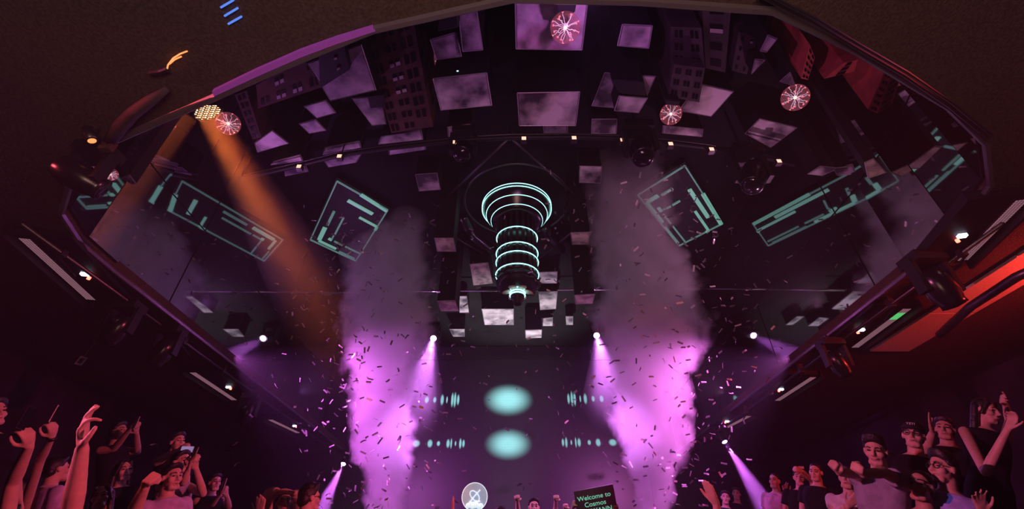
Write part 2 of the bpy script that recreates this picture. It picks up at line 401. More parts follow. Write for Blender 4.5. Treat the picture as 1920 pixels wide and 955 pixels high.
BL = [
 ([(966,-14),(1103,-10),(1091,93),(968,91)], 1.46, 'largest pale block at top centre, behind the glowing globe', 'panel'),
 ([(970,174),(1087,172),(1079,235),(974,235)], 1.62, 'wide violet-white block straight above the ringed chandelier', 'panel'),
 ([(1019,235),(1064,235),(1064,249),(1020,249)], 1.80, 'small dim block tucked under the wide violet-white block', 'panel'),
 ([(812,147),(912,136),(922,197),(827,206)], 1.60, 'wide purple block left of centre beside the tall brown tower', 'panel'),
 ([(807,74),(855,60),(865,105),(819,111)], 1.58, 'small mauve block left of the tall bright one at the top', 'panel'),
 ([(858,8),(890,-4),(905,93),(868,96)], 1.54, 'tall narrow bright block near the top edge, left of centre', 'panel'),
 ([(576,118),(677,83),(705,168),(620,188)], 1.62, 'big mauve block left of the tall brown tower', 'panel'),
 ([(570,199),(611,187),(630,211),(594,221)], 1.72, 'upper of two small tilted blocks below the big mauve block', 'panel'),
 ([(561,232),(592,223),(612,244),(580,250)], 1.74, 'lower of two small tilted blocks below the big mauve block', 'panel'),
 ([(478,268),(511,244),(542,268),(483,285)], 1.72, 'pointed grey block at the right edge of the orange beam', 'panel'),
 ([(660,183),(715,180),(724,232),(698,235)], 1.72, 'grey block half hidden by the foot of the tall brown tower', 'panel'),
 ([(715,256),(789,242),(793,261),(710,270)], 1.82, 'long low block just above the light rail, left of centre', 'panel'),
 ([(729,276),(798,270),(798,280),(730,290)], 1.90, 'long thin block just below the light rail, left of centre', 'panel'),
 ([(839,238),(881,232),(884,249),(841,256)], 1.80, 'small pink block with a cable coil before it', 'panel'),
 ([(610,276),(674,264),(677,276),(606,290)], 1.80, 'long block above the second lamp from left on the rail', 'panel'),
 ([(608,301),(677,289),(668,304),(616,313)], 1.86, 'long block below the second lamp from left on the rail', 'panel'),
 ([(515,302),(563,289),(568,301),(508,309)], 1.80, 'thin block above the leftmost rail lamp', 'panel'),
 ([(534,314),(572,308),(578,321),(535,330)], 1.86, 'small pink block below the leftmost rail lamp', 'panel'),
 ([(779,327),(819,324),(826,355),(786,358)], 1.88, 'square mauve block above the left smoke column', 'panel'),
 ([(815,446),(850,446),(855,471),(820,471)], 1.55, 'bright cream block between left smoke column and chandelier', 'panel2'),
 ([(881,495),(915,492),(924,531),(888,535)], 1.88, 'bright cream block left of the chandelier drum', 'panel2'),
 ([(820,564),(853,563),(860,583),(827,583)], 1.50, 'cream block at the foot of the dark truss column', 'panel2'),
 ([(862,555),(875,555),(879,586),(862,586)], 1.92, 'narrow grey block right of the truss column foot', 'panel'),
 ([(903,579),(963,579),(963,609),(909,609)], 1.86, 'wide grey block just below the chandelier tip', 'panel'),
 ([(1070,436),(1106,435),(1104,458),(1073,458)], 1.60, 'cream block beside the right smoke column', 'panel2'),
 ([(1011,510),(1045,509),(1044,531),(1013,531)], 1.92, 'grey block right of the chandelier drum', 'panel'),
 ([(1010,547),(1045,546),(1042,579),(1013,581)], 1.88, 'tall grey block right of the chandelier tip', 'panel'),
 ([(1077,553),(1115,551),(1111,569),(1079,570)], 1.52, 'cream block at the lower left of the right smoke column', 'panel2'),
 ([(985,619),(1016,618),(1015,633),(986,634)], 1.80, 'lowest small grey block in the middle, over the stage', 'panel'),
 ([(1016,597),(1036,595),(1036,611),(1017,611)], 1.90, 'tiny grey block over the stage, right of the lowest one', 'panel'),
 ([(843,617),(871,617),(871,631),(850,631)], 1.88, 'small violet block beside the left purple spotlight', 'panel'),
 ([(1061,593),(1074,593),(1074,609),(1062,609)], 1.92, 'tiny violet block beside the right purple spotlight', 'panel'),
 ([(1167,45),(1223,48),(1216,90),(1158,85)], 1.56, 'square mauve block right of the large top globe', 'panel'),
 ([(1161,179),(1214,183),(1197,211),(1152,207)], 1.64, 'smaller front one of two overlapping mauve blocks', 'panel'),
 ([(1134,136),(1229,143),(1200,206),(1110,198)], 1.76, 'larger rear one of two overlapping mauve blocks', 'panel'),
 ([(1310,156),(1375,171),(1333,218),(1273,207)], 1.70, 'grey block behind the small globe on the right', 'panel'),
 ([(1243,235),(1318,242),(1316,256),(1242,249)], 1.84, 'long violet block under the small globe on the right', 'panel'),
 ([(1397,250),(1424,222),(1495,239),(1445,276)], 1.86, 'large tilted mauve block on the right below the globe pair', 'panel'),
 ([(1110,223),(1157,223),(1155,250),(1109,250)], 1.84, 'dim square block above the dark moving head', 'panel'),
 ([(1087,311),(1128,312),(1126,343),(1086,342)], 1.88, 'square mauve block at the top of the right smoke column', 'panel'),
 ([(1425,95),(1440,65),(1457,72),(1437,97)], 1.60, 'upper of two pointed slivers on the upper right', 'panel'),
 ([(1409,138),(1416,110),(1434,112),(1422,124)], 1.64, 'lower of two pointed slivers on the upper right', 'panel'),
 ([(1462,152),(1481,135),(1490,158),(1484,159)], 1.66, 'pointed grey sliver just above the right globe pair', 'panel'),
 ([(1514,326),(1538,311),(1572,315),(1541,329)], 1.60, 'flat violet reflected block on the far right below the red tower', 'panel'),  # reflection in the side mirror, put in as a solid block
 ([(1621,304),(1637,297),(1661,323),(1628,334)], 1.34, 'beige tilted reflected block on the far right', 'panel2'),  # also a mirror reflection built solid
 ([(195,379),(211,372),(233,380),(221,383)], 1.22, 'small flat pink block on the far left by the mirror', 'panel'),
 ([(229,334),(243,327),(256,344),(250,345)], 1.24, 'small pointed pink block beside the far left globe', 'panel'),
 ([(119,347),(152,354),(161,374),(150,380)], 1.12, 'mauve wedge block at the far left end of the opening', 'panel'),
]
for q, z, lb, pm in BL: block(q, z, lb, pm)
# windowed towers
tower([(682,66),(772,22),(812,238),(734,250)], 1.70, 'tall brown tower with many dark windows, left of top centre', 'brick',
      grid(1, 8, .07, .075, True, .0, s0=.02, s1=.22) + grid(1, 8, .09, .06, True, .45, s0=.32, s1=.62) + grid(1, 7, .09, .08, True, .0, s0=.66, s1=.92, r1=.9))
tower([(772,24),(790,16),(818,180),(806,236)], 1.76, 'thin dark slab on the right flank of the tall brown tower', 'stone', grid(1, 7, .22, .07, True, .2))
tower([(480,160),(597,93),(608,162),(484,204)], 1.66, 'low brown building with windows under the violet strip', 'brick',
      grid(4, 2, .055, .26, True, .25, skip=.1))
tower([(597,93),(646,88),(655,131),(600,166)], 1.58, 'dark purple building with two lit windows before the big mauve block', 'black',
      [(.62, .3, .10, .14, True), (.68, .68, .10, .14, True)])
tower([(440,178),(462,170),(490,258),(474,262)], 1.66, 'narrow orange-edged building right of the warm lamp', 'brick', grid(1, 6, .25, .09, True, 0))
tower([(1258,50),(1315,52),(1322,128),(1256,119)], 1.66, 'upper storey block of the stepped grey tower right of centre', 'stone', grid(2, 3, .10, .18, True, .05))
tower([(1264,121),(1322,128),(1311,192),(1252,181)], 1.60, 'lower storey block of the stepped grey tower right of centre', 'stone', grid(3, 3, .07, .16, True, .1))
tower([(1316,0),(1372,0),(1360,136),(1323,128)], 1.74, 'broad dark tower with lit windows near the top, right of centre', 'stone', grid(1, 4, .5, .11, False, .6))
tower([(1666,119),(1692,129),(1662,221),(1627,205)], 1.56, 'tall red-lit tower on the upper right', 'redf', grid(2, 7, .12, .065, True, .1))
tower([(1690,131),(1722,170),(1716,196),(1684,172)], 1.54, 'stepped red-lit annex beside the tall red-lit tower', 'redf', grid(2, 1, .12, .3, True, 0))
tower([(1518,83),(1528,108),(1515,150),(1502,147)], 1.62, 'narrow dull red-lit tower above the right globe pair', 'redf', grid(1, 5, .3, .09, True, 0))
tower([(1545,148),(1582,118),(1608,112),(1602,134)], 1.60, 'low jagged red-lit building between the globe pair and red tower', 'redf', grid(3, 1, .08, .3, True, .2))
tower([(1385,60),(1420,70),(1400,140),(1372,132)], 1.72, 'dark tower with scattered lit windows on the upper right', 'stone', grid(2, 4, .12, .1, False, .5, skip=.3))
# dark blocks that hang in front of the pale ones
for q, z, lb in (([(826,14),(857,4),(860,52),(820,60)], 1.48, 'dark bare block in front of the tall narrow bright block'),
                 ([(1146,150),(1208,154),(1212,180),(1162,176)], 1.60, 'dark bare block before the two overlapping mauve blocks'),
                 ([(688,180),(722,176),(718,202),(694,204)], 1.66, 'dark bare block beside the foot of the tall brown tower'),
                 ([(1040,0),(1082,0),(1078,26),(1046,26)], 1.27, 'dark bare block holding the large top globe'),
                 ([(1246,186),(1276,190),(1272,200),(1248,197)], 1.56, 'dark stub above the small globe on the right')):
    P = quadZ(q, z); c = sum(P, Vector())/4
    o = MB().prism([(p.x-c.x, p.y-c.y) for p in P], hz(z)-hz(2.03), 0).build('hanging_block', M['black']); o.location = (c.x, c.y, hz(2.03))
    bv = o.modifiers.new('bevel', 'BEVEL'); bv.width = .012
    tag(o, lb, 'ceiling block', 'bare dark hanging blocks')
# ------------------------------------------------------------------ ringed chandelier
CX, CY = .03*H, 2.16*H
ch = thing('chandelier', 'large black stepped chandelier with glowing teal rings hanging in the middle', 'chandelier', (CX, CY, hz(2.03)))
T = Matrix.Translation((CX, CY, 0))
MB().lathe([(.05, hz(2.03)), (.05, hz(1.97)), (.30, hz(1.97)), (.30, hz(1.945)), (.63, hz(1.94)), (.645, hz(1.90)), (.60, hz(1.885)), (.565, hz(1.85)), (.50, hz(1.84)), (.47, hz(1.80)), (.38, hz(1.79))][::-1], 48, T).build('canopy', M['blackg'], ch, True)
def ring(r, z, w, m, parent, name):
    pts = [Vector((CX + r*math.cos(a*2*PI/56), CY + r*math.sin(a*2*PI/56), hz(z))) for a in range(56)]
    return MB().tube(pts, w, 6, closed=True).build(name, m, parent, True)
for r, z in ((.655, 1.925), (.655, 1.902), (.572, 1.857), (.478, 1.811)): ring(r, z, .0075, M['teal'], ch, 'led_ring')
MB().lathe([(.335, hz(1.80)), (.335, hz(1.40)), (.30, hz(1.39))][::-1], 40, T).build('drum', M['blackg'], ch, True)
for k in range(20):
    a = k*2*PI/20
    MB().box((CX+.345*math.cos(a), CY+.345*math.sin(a), hz(1.595)), (.018, .05, .395*H), Matrix.Rotation(a, 3, 'Z')).build('fin', M['metal'], ch)
for z in (1.671, 1.558, 1.495, 1.41): ring(.368, z, .009, M['teal'], ch, 'led_ring')
MB().lathe([(.33, hz(1.39)), (.36, hz(1.36)), (.33, hz(1.33)), (.22, hz(1.315))][::-1], 32, T).build('lower_drum', M['black'], ch, True)
random.seed(5)
for k in range(14):
    a = random.random()*2*PI; z = hz(random.uniform(1.33, 1.39))
    pts = [Vector((CX+r*math.cos(a+i*.35), CY+r*math.sin(a+i*.35), z + random.uniform(-.06, .06))) for i, r in enumerate((.34, .40, .37))]
    MB().tube(pts, .012, 5).build('cable', M['metal'] if k % 3 else M['brick'], ch, True)
for k in range(6):
    a = k*2*PI/6
    m_ = Matrix.Translation((CX+.155*math.cos(a), CY+.155*math.sin(a), hz(1.303))) @ Matrix.Rotation(a, 4, 'Z') @ Matrix.Rotation(.25, 4, 'Y') @ Matrix.Scale(.62, 4, (0, 1, 0))
    MB().lathe([(.005, -.012), (.09, -.010), (.105, 0), (.09, .010), (.005, .012)], 18, m_).build('petal', M['cream'], ch, True)
MB().lathe([(.115, hz(1.315)), (.115, hz(1.262)), (.075, hz(1.252)), (.07, hz(1.225)), (.04, hz(1.218))][::-1], 24, T).build('tip', M['black'], ch, True)
for z in (1.308, 1.293, 1.278): ring(.124, z, .013, M['teal'], ch, 'led_ring')
# ------------------------------------------------------------------ rigging over the floor
def rods(name, label, cat, segs, r, m, group=None):
    c = Vector(segs[0][0]); t = thing(name, label, cat, c, group)
    for a, b in segs: MB().tube([a, b], r, 8).build('bar', M[m], t, True)
    return t
q = lambda x, y, z: atZ(x, y, z)
rods('roof_truss', 'thin steel A-shaped frame above the chandelier', 'truss',
     [(q(950, 262, 1.74), q(822, 386, 1.9)), (q(962, 262, 1.74), q(1092, 378, 1.9)), (q(956, 262, 1.74), q(956, 240, 2.0)),
      (q(822, 386, 1.9), q(812, 380, 2.02)), (q(1092, 378, 1.9), q(1100, 368, 2.02))], .02, 'metal')
rods('roof_truss', 'thin steel V-shaped frame behind the chandelier drum', 'truss',
     [(q(806, 417, 1.95), q(912, 480, 1.95)), (q(1112, 405, 1.95), q(1008, 486, 1.95)), (q(806, 417, 1.95), q(806, 412, 2.02)), (q(1112, 405, 1.95), q(1112, 400, 2.02))], .022, 'metal')
rods('roof_truss', 'straight steel bar crossing behind the chandelier tip', 'truss',
     [(q(560, 549, 1.93), q(1370, 541, 1.93)), (q(700, 548, 1.93), q(700, 540, 2.02)), (q(1220, 542, 1.93), q(1220, 534, 2.02))], .028, 'chrome')
rt = thing('ring_truss', 'dark round hoop of tube just above the chandelier', 'truss', (CX, CY, hz(1.99)))
pts = [Vector((CX + 1.0*math.cos(a*2*PI/60), CY + 1.0*math.sin(a*2*PI/60), hz(1.97))) for a in range(60)]
MB().tube(pts, .024, 8, closed=True).build('hoop', M['metal'], rt, True)
for a in (.5, 2.6, 4.7):
    p = Vector((CX + math.cos(a), CY + math.sin(a), hz(1.97))); MB().tube([p, (p.x, p.y, hz(2.03))], .015, 6).build('hanger', M['metal'], rt)
# ducts behind the chandelier
for pts, lb in (([(868, 405), (885, 440), (912, 462), (925, 470)], 'bent dark duct left of the chandelier drum'),
                ([(1052, 470), (1030, 440), (1020, 425)], 'bent dark duct right of the chandelier drum')):
    tag(MB().tube([atZ(x, y, 1.96) for x, y in pts], .11, 14).build('duct', M['blackg'], smooth=True), lb, 'duct', 'ducts by the chandelier')
# light rail in an arc across the opening
rp = [(452, 335), (500, 324), (565, 309), (640, 290), (720, 279), (800, 270), (880, 262), (960, 258), (1075, 257), (1165, 260), (1250, 267), (1330, 277), (1420, 292), (1490, 309)]
rail = thing('light_rail', 'long curved black rail across the ceiling opening carrying small warm lamps', 'rail', atZ(960, 258, 1.72))
MB().tube([atZ(x, y, 1.72) for x, y in rp], .035, 8).build('rail_tube', M['black'], rail, True)
MB().tube([atZ(x, y, 1.735) + Vector((0, 0, .07)) for x, y in rp], .012, 6).build('upper_tube', M['metal'], rail, True)
for x, y in rp[::3]:
    p = atZ(x, y, 1.72); MB().tube([p, (p.x, p.y, hz(2.03))], .010, 6).build('hanger', M['metal'], rail)
def rail_lamp(px, py, label, s=1.0):
    p = atZ(px, py, 1.72) + Vector((0, -.02, -.06))
    t = thing('rail_lamp', label, 'lamp', p + Vector((0, 0, .06)), 'small warm lamps on the curved rail')
    MB().box(p, (.085*s, .07, .085*s)).build('housing', M['metal'], t)
    MB().box(p + Vector((0, -.037, .0)), (.062*s, .006, .062*s)).build('lamp_face', M['warmled'], t)
    MB().box(p + Vector((0, 0, .055)), (.03, .05, .04)).build('clamp', M['black'], t)
for i, (x, y) in enumerate(((565, 312), (640, 293), (850, 267), (982, 260), (1075, 259), (1165, 263), (1227, 268), (1254, 270), (1330, 280), (1455, 302))):
    o = ['leftmost', 'second from left', 'third from left', 'fourth from left, just right of the A-frame apex', 'fifth from left', 'sixth from left, by the dark moving head', 'seventh from left', 'eighth from left', 'second from right', 'rightmost'][i]
    rail_lamp(x, y, 'small warm rail lamp, ' + o)
# ------------------------------------------------------------------ moving heads
def moving_head(p, aim_, s, label, top=None, lens=None, group='moving head spotlights'):
    p = Vector(p); aim_ = Vector(aim_)
    t = thing('moving_head', label, 'spotlight', p + Vector((0, 0, .34*s)), group)
    MB().box(p + Vector((0, 0, .31*s)), (.30*s, .24*s, .10*s)).build('base', M['black'], t)
    for sx in (-1, 1):
        MB().box(p + Vector((sx*.155*s, 0, .12*s)), (.045*s, .11*s, .34*s)).build('yoke_arm', M['black'], t)
    Mh = lookM(p, aim_)
    h = MB().lathe([(.06*s, -.19*s), (.10*s, -.17*s), (.125*s, -.05*s), (.125*s, .08*s), (.10*s, .15*s), (.105*s, .19*s), (.09*s, .19*s)], 24, Mh).build('head', M['blackg'], t, True)
    MB().lathe([(.086*s, .185*s), (.08*s, .197*s), (.02*s, .205*s)], 20, Mh).build('lens', lens or M['pane'], h, True)
    if top is not None:
        MB().tube([p + Vector((0, 0, .36*s)), (p.x, p.y, top)], .02, 6).build('drop_pole', M['black'], t)
    return t
moving_head(atZ(1203, 283, 1.62), atZ(1215, 340, 1.3), 1.35, 'large dark unlit moving head hanging from the rail, right of centre', hz(2.03))
moving_head(atZ(868, 282, 1.66), atZ(850, 330, 1.3), 1.1, 'dark unlit moving head hanging from the rail, left of centre', hz(2.03))
moving_head(atZ(1412, 330, 1.55), atZ(1405, 420, 1.2), 1.4, 'dark moving head with a violet sheen on the right of the opening', hz(2.03))
moving_head(atZ(1072, 405, 1.86), atZ(1070, 440, 1.5), .8, 'small round-lensed head right of the chandelier canopy', hz(2.03))
moving_head(LAMP_L + (LAMP_L-AIM_L).normalized()*.22, AIM_L, 1.0, 'bright purple spotlight over the left smoke column', hz(2.03), M['lens'])
moving_head(LAMP_R + (LAMP_R-AIM_R).normalized()*.22, AIM_R, 1.0, 'bright purple spotlight over the right smoke column', hz(2.03), M['lens'])
for nm, pt, x, y in (('left', SIDE_L, 590, 975), ('right', SIDE_R, 1450, 975)):
    ai = AIM_SL if nm == 'left' else AIM_SR
    mh = moving_head(pt + (pt-ai).normalized()*.16, ai, .7, 'small purple beam light under the %s rim near the stage' % nm, ZR-.06 if nm == 'right' else None, M['lens'])
    if nm == 'left': MB().tube([pt + Vector((0, 0, .18)), (pt.x, BY+.02, pt.z+.18)], .03, 8).build('wall_bracket', M['metal'], mh)
for x, y, z, lb in ((220, 618, .83, 'dark moving head under the left rim, nearest of three'), (305, 660, .83, 'dark moving head under the left rim, middle of three'),
                    (462, 776, .83, 'dark moving head under the left rim, farthest of three'), (1573, 682, .83, 'dark moving head under the right rim, beside the pink batten'),
                    (1762, 540, .83, 'large dark moving head in front of the red lit band')):
    p = atZ(x, y, z); moving_head(p, p + Vector((.25*(-1 if x < 960 else 1), .1, -.6)), 1.12 if x > 1700 else .98, lb, ZR-.06)
p = atZ(150, 332, .86); moving_head(p, p + Vector((.6, .5, -.2)), .9, 'violet-tinted moving head at the far left end of the opening', ZR-.06)
# ------------------------------------------------------------------ warm par can
par = thing('par_can', 'round warm spotlight with honeycomb grille throwing an orange beam', 'spotlight', PAR + Vector((0, 0, .3)))
Mp = lookM(PAR, PAR_AIM)
MB().lathe([(.05, -.34), (.10, -.33), (.12, -.22), (.19, -.05), (.20, -.012), (.185, -.012), (.180, -.07)], 32, Mp).build('can', M['black'], par, True)
M['parglow'] = mat('par_glow', (.5, .3, .2), .4, emit=(1.0, .62, .30), es=7)
mb = MB()
for i in range(-4, 5):
    for j in range(-4, 5):
        x = (i + (j % 2)*.5)*.044; y = j*.038
        if x*x + y*y < .165**2: mb.lathe([(.0125, -.030), (.0125, -.022)], 8, Mp @ Matrix.Translation((x, y, 0)))
mb.build('lamp_cells', M['parglow'], par)
mb = MB()
for k in range(-4, 5):
    w = math.sqrt(max(.185**2 - (k*.044)**2, .0004))
    mb.box(Mp @ Vector((k*.044, 0, -.02)), (.004, 2*w, .03), Mp.to_3x3())
mb.build('grille', M['black'], par)
MB().tube([PAR + Vector((-.2, 0, .02)), PAR + Vector((-.22, -.12, .26)), PAR + Vector((.22, -.12, .26)), PAR + Vector((.2, 0, .02))], .012, 6).build('bracket', M['metal'], par)
MB().tube([PAR + Vector((0, -.12, .26)), PAR + Vector((0, -.12, hz(2.03)-PAR.z))], .014, 6).build('drop_pole', M['metal'], par)
# ------------------------------------------------------------------ plasma globes
def glassy():
    m = D.materials.new('globe_shell'); m.use_nodes = True; nt = m.node_tree
    for n in list(nt.nodes):
        if n.type != 'OUTPUT_MATERIAL': nt.nodes.remove(n)
    tr = nt.nodes.new('ShaderNodeBsdfTransparent'); gl = nt.nodes.new('ShaderNodeBsdfGlossy'); em = nt.nodes.new('ShaderNodeEmission')
    tr.inputs[0].default_value = (.95, .80, .84, 1); gl.inputs['Roughness'].default_value = .08
    em.inputs[0].default_value = (.75, .16, .24, 1); em.inputs[1].default_value = .09
    mx = nt.nodes.new('ShaderNodeMixShader'); mx.inputs[0].default_value = .10
    ad = nt.nodes.new('ShaderNodeAddShader')
    nt.links.new(tr.outputs[0], mx.inputs[1]); nt.links.new(gl.outputs[0], mx.inputs[2])
    nt.links.new(mx.outputs[0], ad.inputs[0]); nt.links.new(em.outputs[0], ad.inputs[1])
    nt.links.new(ad.outputs[0], nt.nodes['Material Output'].inputs[0]); m.cycles.emission_sampling = 'NONE'
    return m
M['globe'] = glassy()
M['filament'] = mat('plasma_filament', (.3, .3, .4), .4, emit=(.85, .75, .95), es=.8)
M['core'] = mat('plasma_core', (.4, .3, .2), .4, emit=(1.0, .55, .35), es=2.6)
M['tips'] = mat('plasma_tip', (.4, .1, .1), .4, emit=(1.0, .22, .30), es=1.1)
def globe(px, py, rp, t, label, cord=True):
    c = atT(px, py, t); r = rp*t/F
    g = thing('plasma_globe', label, 'globe lamp', c + Vector((0, 0, r)), 'glowing plasma globes')
    prof = [(r*math.sin(a*PI/20)+.0005, -r*math.cos(a*PI/20)) for a in range(21)]
    MB().lathe(prof, 32, Matrix.Translation(c)).build('glass_shell', M['globe'], g, True)
    MB().lathe([(.002, -r*.13), (r*.10, -r*.08), (r*.13, 0), (r*.08, r*.12)], 12, Matrix.Translation(c)).build('core', M['core'], g, True)
    MB().tube([c + Vector((0, 0, r*.1)), c + Vector((0, 0, r*.98))], r*.05, 6).build('stem', M['black'], g)
    f = MB(); tp = MB(); n = 22
    for k in range(n):
        ph = PI*(1+5**.5)*k; cz = 1 - 2*(k+.5)/n
        d = Vector((math.cos(ph)*math.sqrt(1-cz*cz), math.sin(ph)*math.sqrt(1-cz*cz), cz))
        if d.z > .93: continue
        pts = []
        for i in range(6):
            u = .12 + .85*i/5
            j = Vector((random.uniform(-1, 1), random.uniform(-1, 1), random.uniform(-1, 1)))*(.07 if 0 < i < 5 else 0)
            pts.append(c + (d*u + j)*r)
        f.tube(pts, [r*.017]*5 + [r*.010], 5)
        e = pts[-1]; tp.tube([e - d*r*.06, e], [r*.03, r*.085], 6)
    f.build('filaments', M['filament'], g); tp.build('filament_tips', M['tips'], g)
    MB().lathe([(r*.30, r*.94), (r*.30, r*1.12), (r*.16, r*1.2)], 16, Matrix.Translation(c)).build('cap', M['black'], g, True)
    if cord: MB().tube([c + Vector((0, 0, r*1.15)), (c.x, c.y, hz(2.03))], .008, 5).build('cord', M['black'], g)
globe(1060, 52, 28, 1.2*H, 'largest plasma globe, at the top centre in front of a pale block')
globe(1258, 214, 20, 2.0*H, 'plasma globe hanging under the stepped grey tower')
globe(1491, 183, 24, 2.12*H, 'plasma globe near the right mirror, beside its own reflection')
globe(428, 232, 21, 2.2*H, 'plasma globe in the edge of the orange beam on the left')
globe(207, 327, 12, 1.62*H, 'small plasma globe on the far left')
globe(803, 111, 17, 2.0*H, 'plasma globe half hidden behind the tall brown tower')
# ------------------------------------------------------------------ chevron light figures on the ceiling
def chevron(A, B, Dc, label):
    Z = 1.985
    a, b, d = atZ(*A, Z), atZ(*B, Z), atZ(*Dc, Z); e1, e2 = d-a, b-a
    L = lambda s, r: a + e1*s + e2*r
    t = thing('chevron_light', label, 'light', (a+L(1, 1))/2, 'square light figures on the ceiling')
    def bar(s0, r0, s1, r1, w, m='mint'):
        p, q_ = L(s0, r0), L(s1, r1); d_ = (q_-p); ang = math.atan2(d_.y, d_.x)
        MB().box((p+q_)/2, (d_.length, w, .03), Matrix.Rotation(ang, 3, 'Z')).build('led_bar', M[m], t)
    MB().prism([(p.x, p.y) for p in (L(-.03, -.03), L(1.03, -.03), L(1.03, 1.03), L(-.03, 1.03))], hz(Z)+.02, hz(2.03)).build('backing', M['black'], t)
    for s0, r0, s1, r1 in ((0, 0, 1, 0), (0, 0, 0, 1), (0, 1, 1, 1), (1, 0, 1, 1)): bar(s0, r0, s1, r1, .022, 'mint_dim')
    bar(.45, 0, 1, .02, .075); bar(.30, .16, .80, .16, .075); bar(.62, .30, 1, .30, .05); bar(1, .30, 1, .36, .05)
    bar(.17, .40, .17, .64, .05, 'mint_dim'); bar(.15, .70, .15, .93, .085); bar(.15, .95, .52, .95, .05)
    bar(.37, .42, .37, .72, .035, 'mint_dim'); bar(.30, .84, .37, .84, .06); bar(.36, .84, .36, .74, .03, 'mint_dim')
    bar(.42, .84, .60, .84, .03, 'mint_dim'); bar(.66, .84, .98, .84, .03, 'mint_dim'); bar(.6, .97, .95, .97, .03, 'mint_dim')
chevron((632, 340), (582, 450), (727, 394), 'mint green square of nested light bars left of the left smoke column')
chevron((1284, 311), (1196, 366), (1354, 420), 'mint green square of nested light bars right of the right smoke column')
# ------------------------------------------------------------------ fixtures under the soffit
def batten(p0, p1, label, green=None):
    a, b = atZ(*p0, .955), atZ(*p1, .955); s = -1 if a.x < 0 else 1
    if a.y > b.y: a, b = b, a
    d = (b-a); L = d.length; ang = math.atan2(d.y, d.x); R = Matrix.Rotation(ang, 3, 'Z')
    inw = R @ Vector((0, s, 0))                     # towards the opening
    if inw.x*s > 0: inw = -inw
    c = (a+b)/2
    t = thing('led_batten', label, 'light fixture', Vector((c.x, c.y, ZR-.06)), 'long fixtures under the rim')
    MB().box(c + inw*.20 + Vector((0, 0, .05)), (L+.16, .52, .10), R).build('housing', M['black'], t)
    MB().box(c - inw*.10 + Vector((0, 0, .0)), (L+.20, .03, .17), R).build('side_rail', M['black'], t)
    MB().box(c + Vector((0, 0, -.006)), (L, .115, .02), R).build('diffuser', M['black'], t)
    g = MB(); gg = MB(); nn = int(L/.027)
    for i in range(nn):
        u = (i+.5)/nn
        for j in range(4):
            p = c + R @ Vector(((u-.5)*L, (j-1.5)*.027, 0)) + Vector((0, 0, -.018))
            (gg if green and green[0] < u < green[1] else g).box(p, (.017, .017, .006), R)
    o = g.build('led_dots', M['dotled'], t); o['kind'] = 'stuff'
    if green: o = gg.build('green_led_dots', M['greenled'], t); o['kind'] = 'stuff'
    MB().box(c + inw*.24 + Vector((0, 0, -.015)), (.045, .075, .03), R).build('display', M['whiteled'], t)
    MB().lathe([(.018, -.03), (.018, 0)], 10, Matrix.Translation(c + inw*.24 + R @ Vector((.085, 0, 0)))).build('indicator', M['redled'], t)
    for u in (-.4, .4):
        p = c + inw*.2 + R @ Vector((u*L, 0, 0)); MB().tube([p + Vector((0, 0, .1)), (p.x, p.y, ZR-.05)], .02, 6).build('hanger', M['metal'], t)
batten((47, 445), (172, 560), 'nearest pink dotted light batten under the left rim')
batten((362, 697), (440, 749), 'middle pink light batten under the left rim')
batten((507, 786), (560, 811), 'farthest pink light batten under the left rim')
batten((1915, 372), (1803, 486), 'nearest dotted light batten under the right rim beside the red band')
batten((1700, 577), (1602, 650), 'dotted light batten under the right rim with a green section', (.08, .26))
batten((1524, 706), (1457, 750), 'third pink light batten under the right rim')
batten((1404, 779), (1362, 801), 'farthest pink light batten under the right rim')
# pipes below the rim
for s, lb in ((-1, 'long thin pipe with clamps just under the left rim'), (1, 'long thin pipe with clamps just under the right rim')):
    t = thing('rim_pipe', lb, 'pipe', (s*(SX+.16), 8, ZR-.06))
    MB().tube([(s*(SX+.16), y, ZR-.17) for y in (3.4, 7, 10, 13.3)], .022, 8).build('tube', M['metal'], t, True)
    for k in range(9):
        MB().box((s*(SX+.16), 3.9+k*1.1, ZR-.14), (.07, .06, .14)).build('clamp', M['metal'], t)
        MB().tube([(s*(SX+.20), 3.9+k*1.1+.3*math.sin(u*3), ZR-.2-.07*math.sin(u*PI)) for u in (0, .25, .5, .75, 1)], .008, 5).build('cable', M['black'], t)
# red lit band of the right soffit and its lamp
band = thing('soffit_band', 'smooth pale soffit band glowing in red light on the right', 'ceiling panel', (5.85, 4.6, ZR-.06))
for y0, y1 in ((2.7, 4.05), (4.07, 5.35), (5.37, 6.6)):
    MB().box((5.87, (y0+y1)/2, ZR-.085), (.60, y1-y0, .03)).build('panel', mat('band_plaster', (.62, .52, .50), .8, noise=.15, nscale=30) if y0 == 2.7 else D.materials['band_plaster'], band)
spot('spot_red_light', (6.6, 3.2, ZR-.75), (5.75, 4.6, ZR), (1.0, .045, .03), 420, 110, .9, .1)
moving_head((6.62, 3.15, ZR-.62), (5.75, 4.6, ZR+.2), .7, 'small dark flood lamp turned up at the red lit band', ZR-.06)
tag(MB().tube([atZ(1950, 500, .9), atZ(1905, 520, .9), atZ(1820, 575, .9), atZ(1762, 628, .9)], .05, 10).build('cable_duct', M['metal'], smooth=True), 'round duct below the red lit band on the right', 'duct')
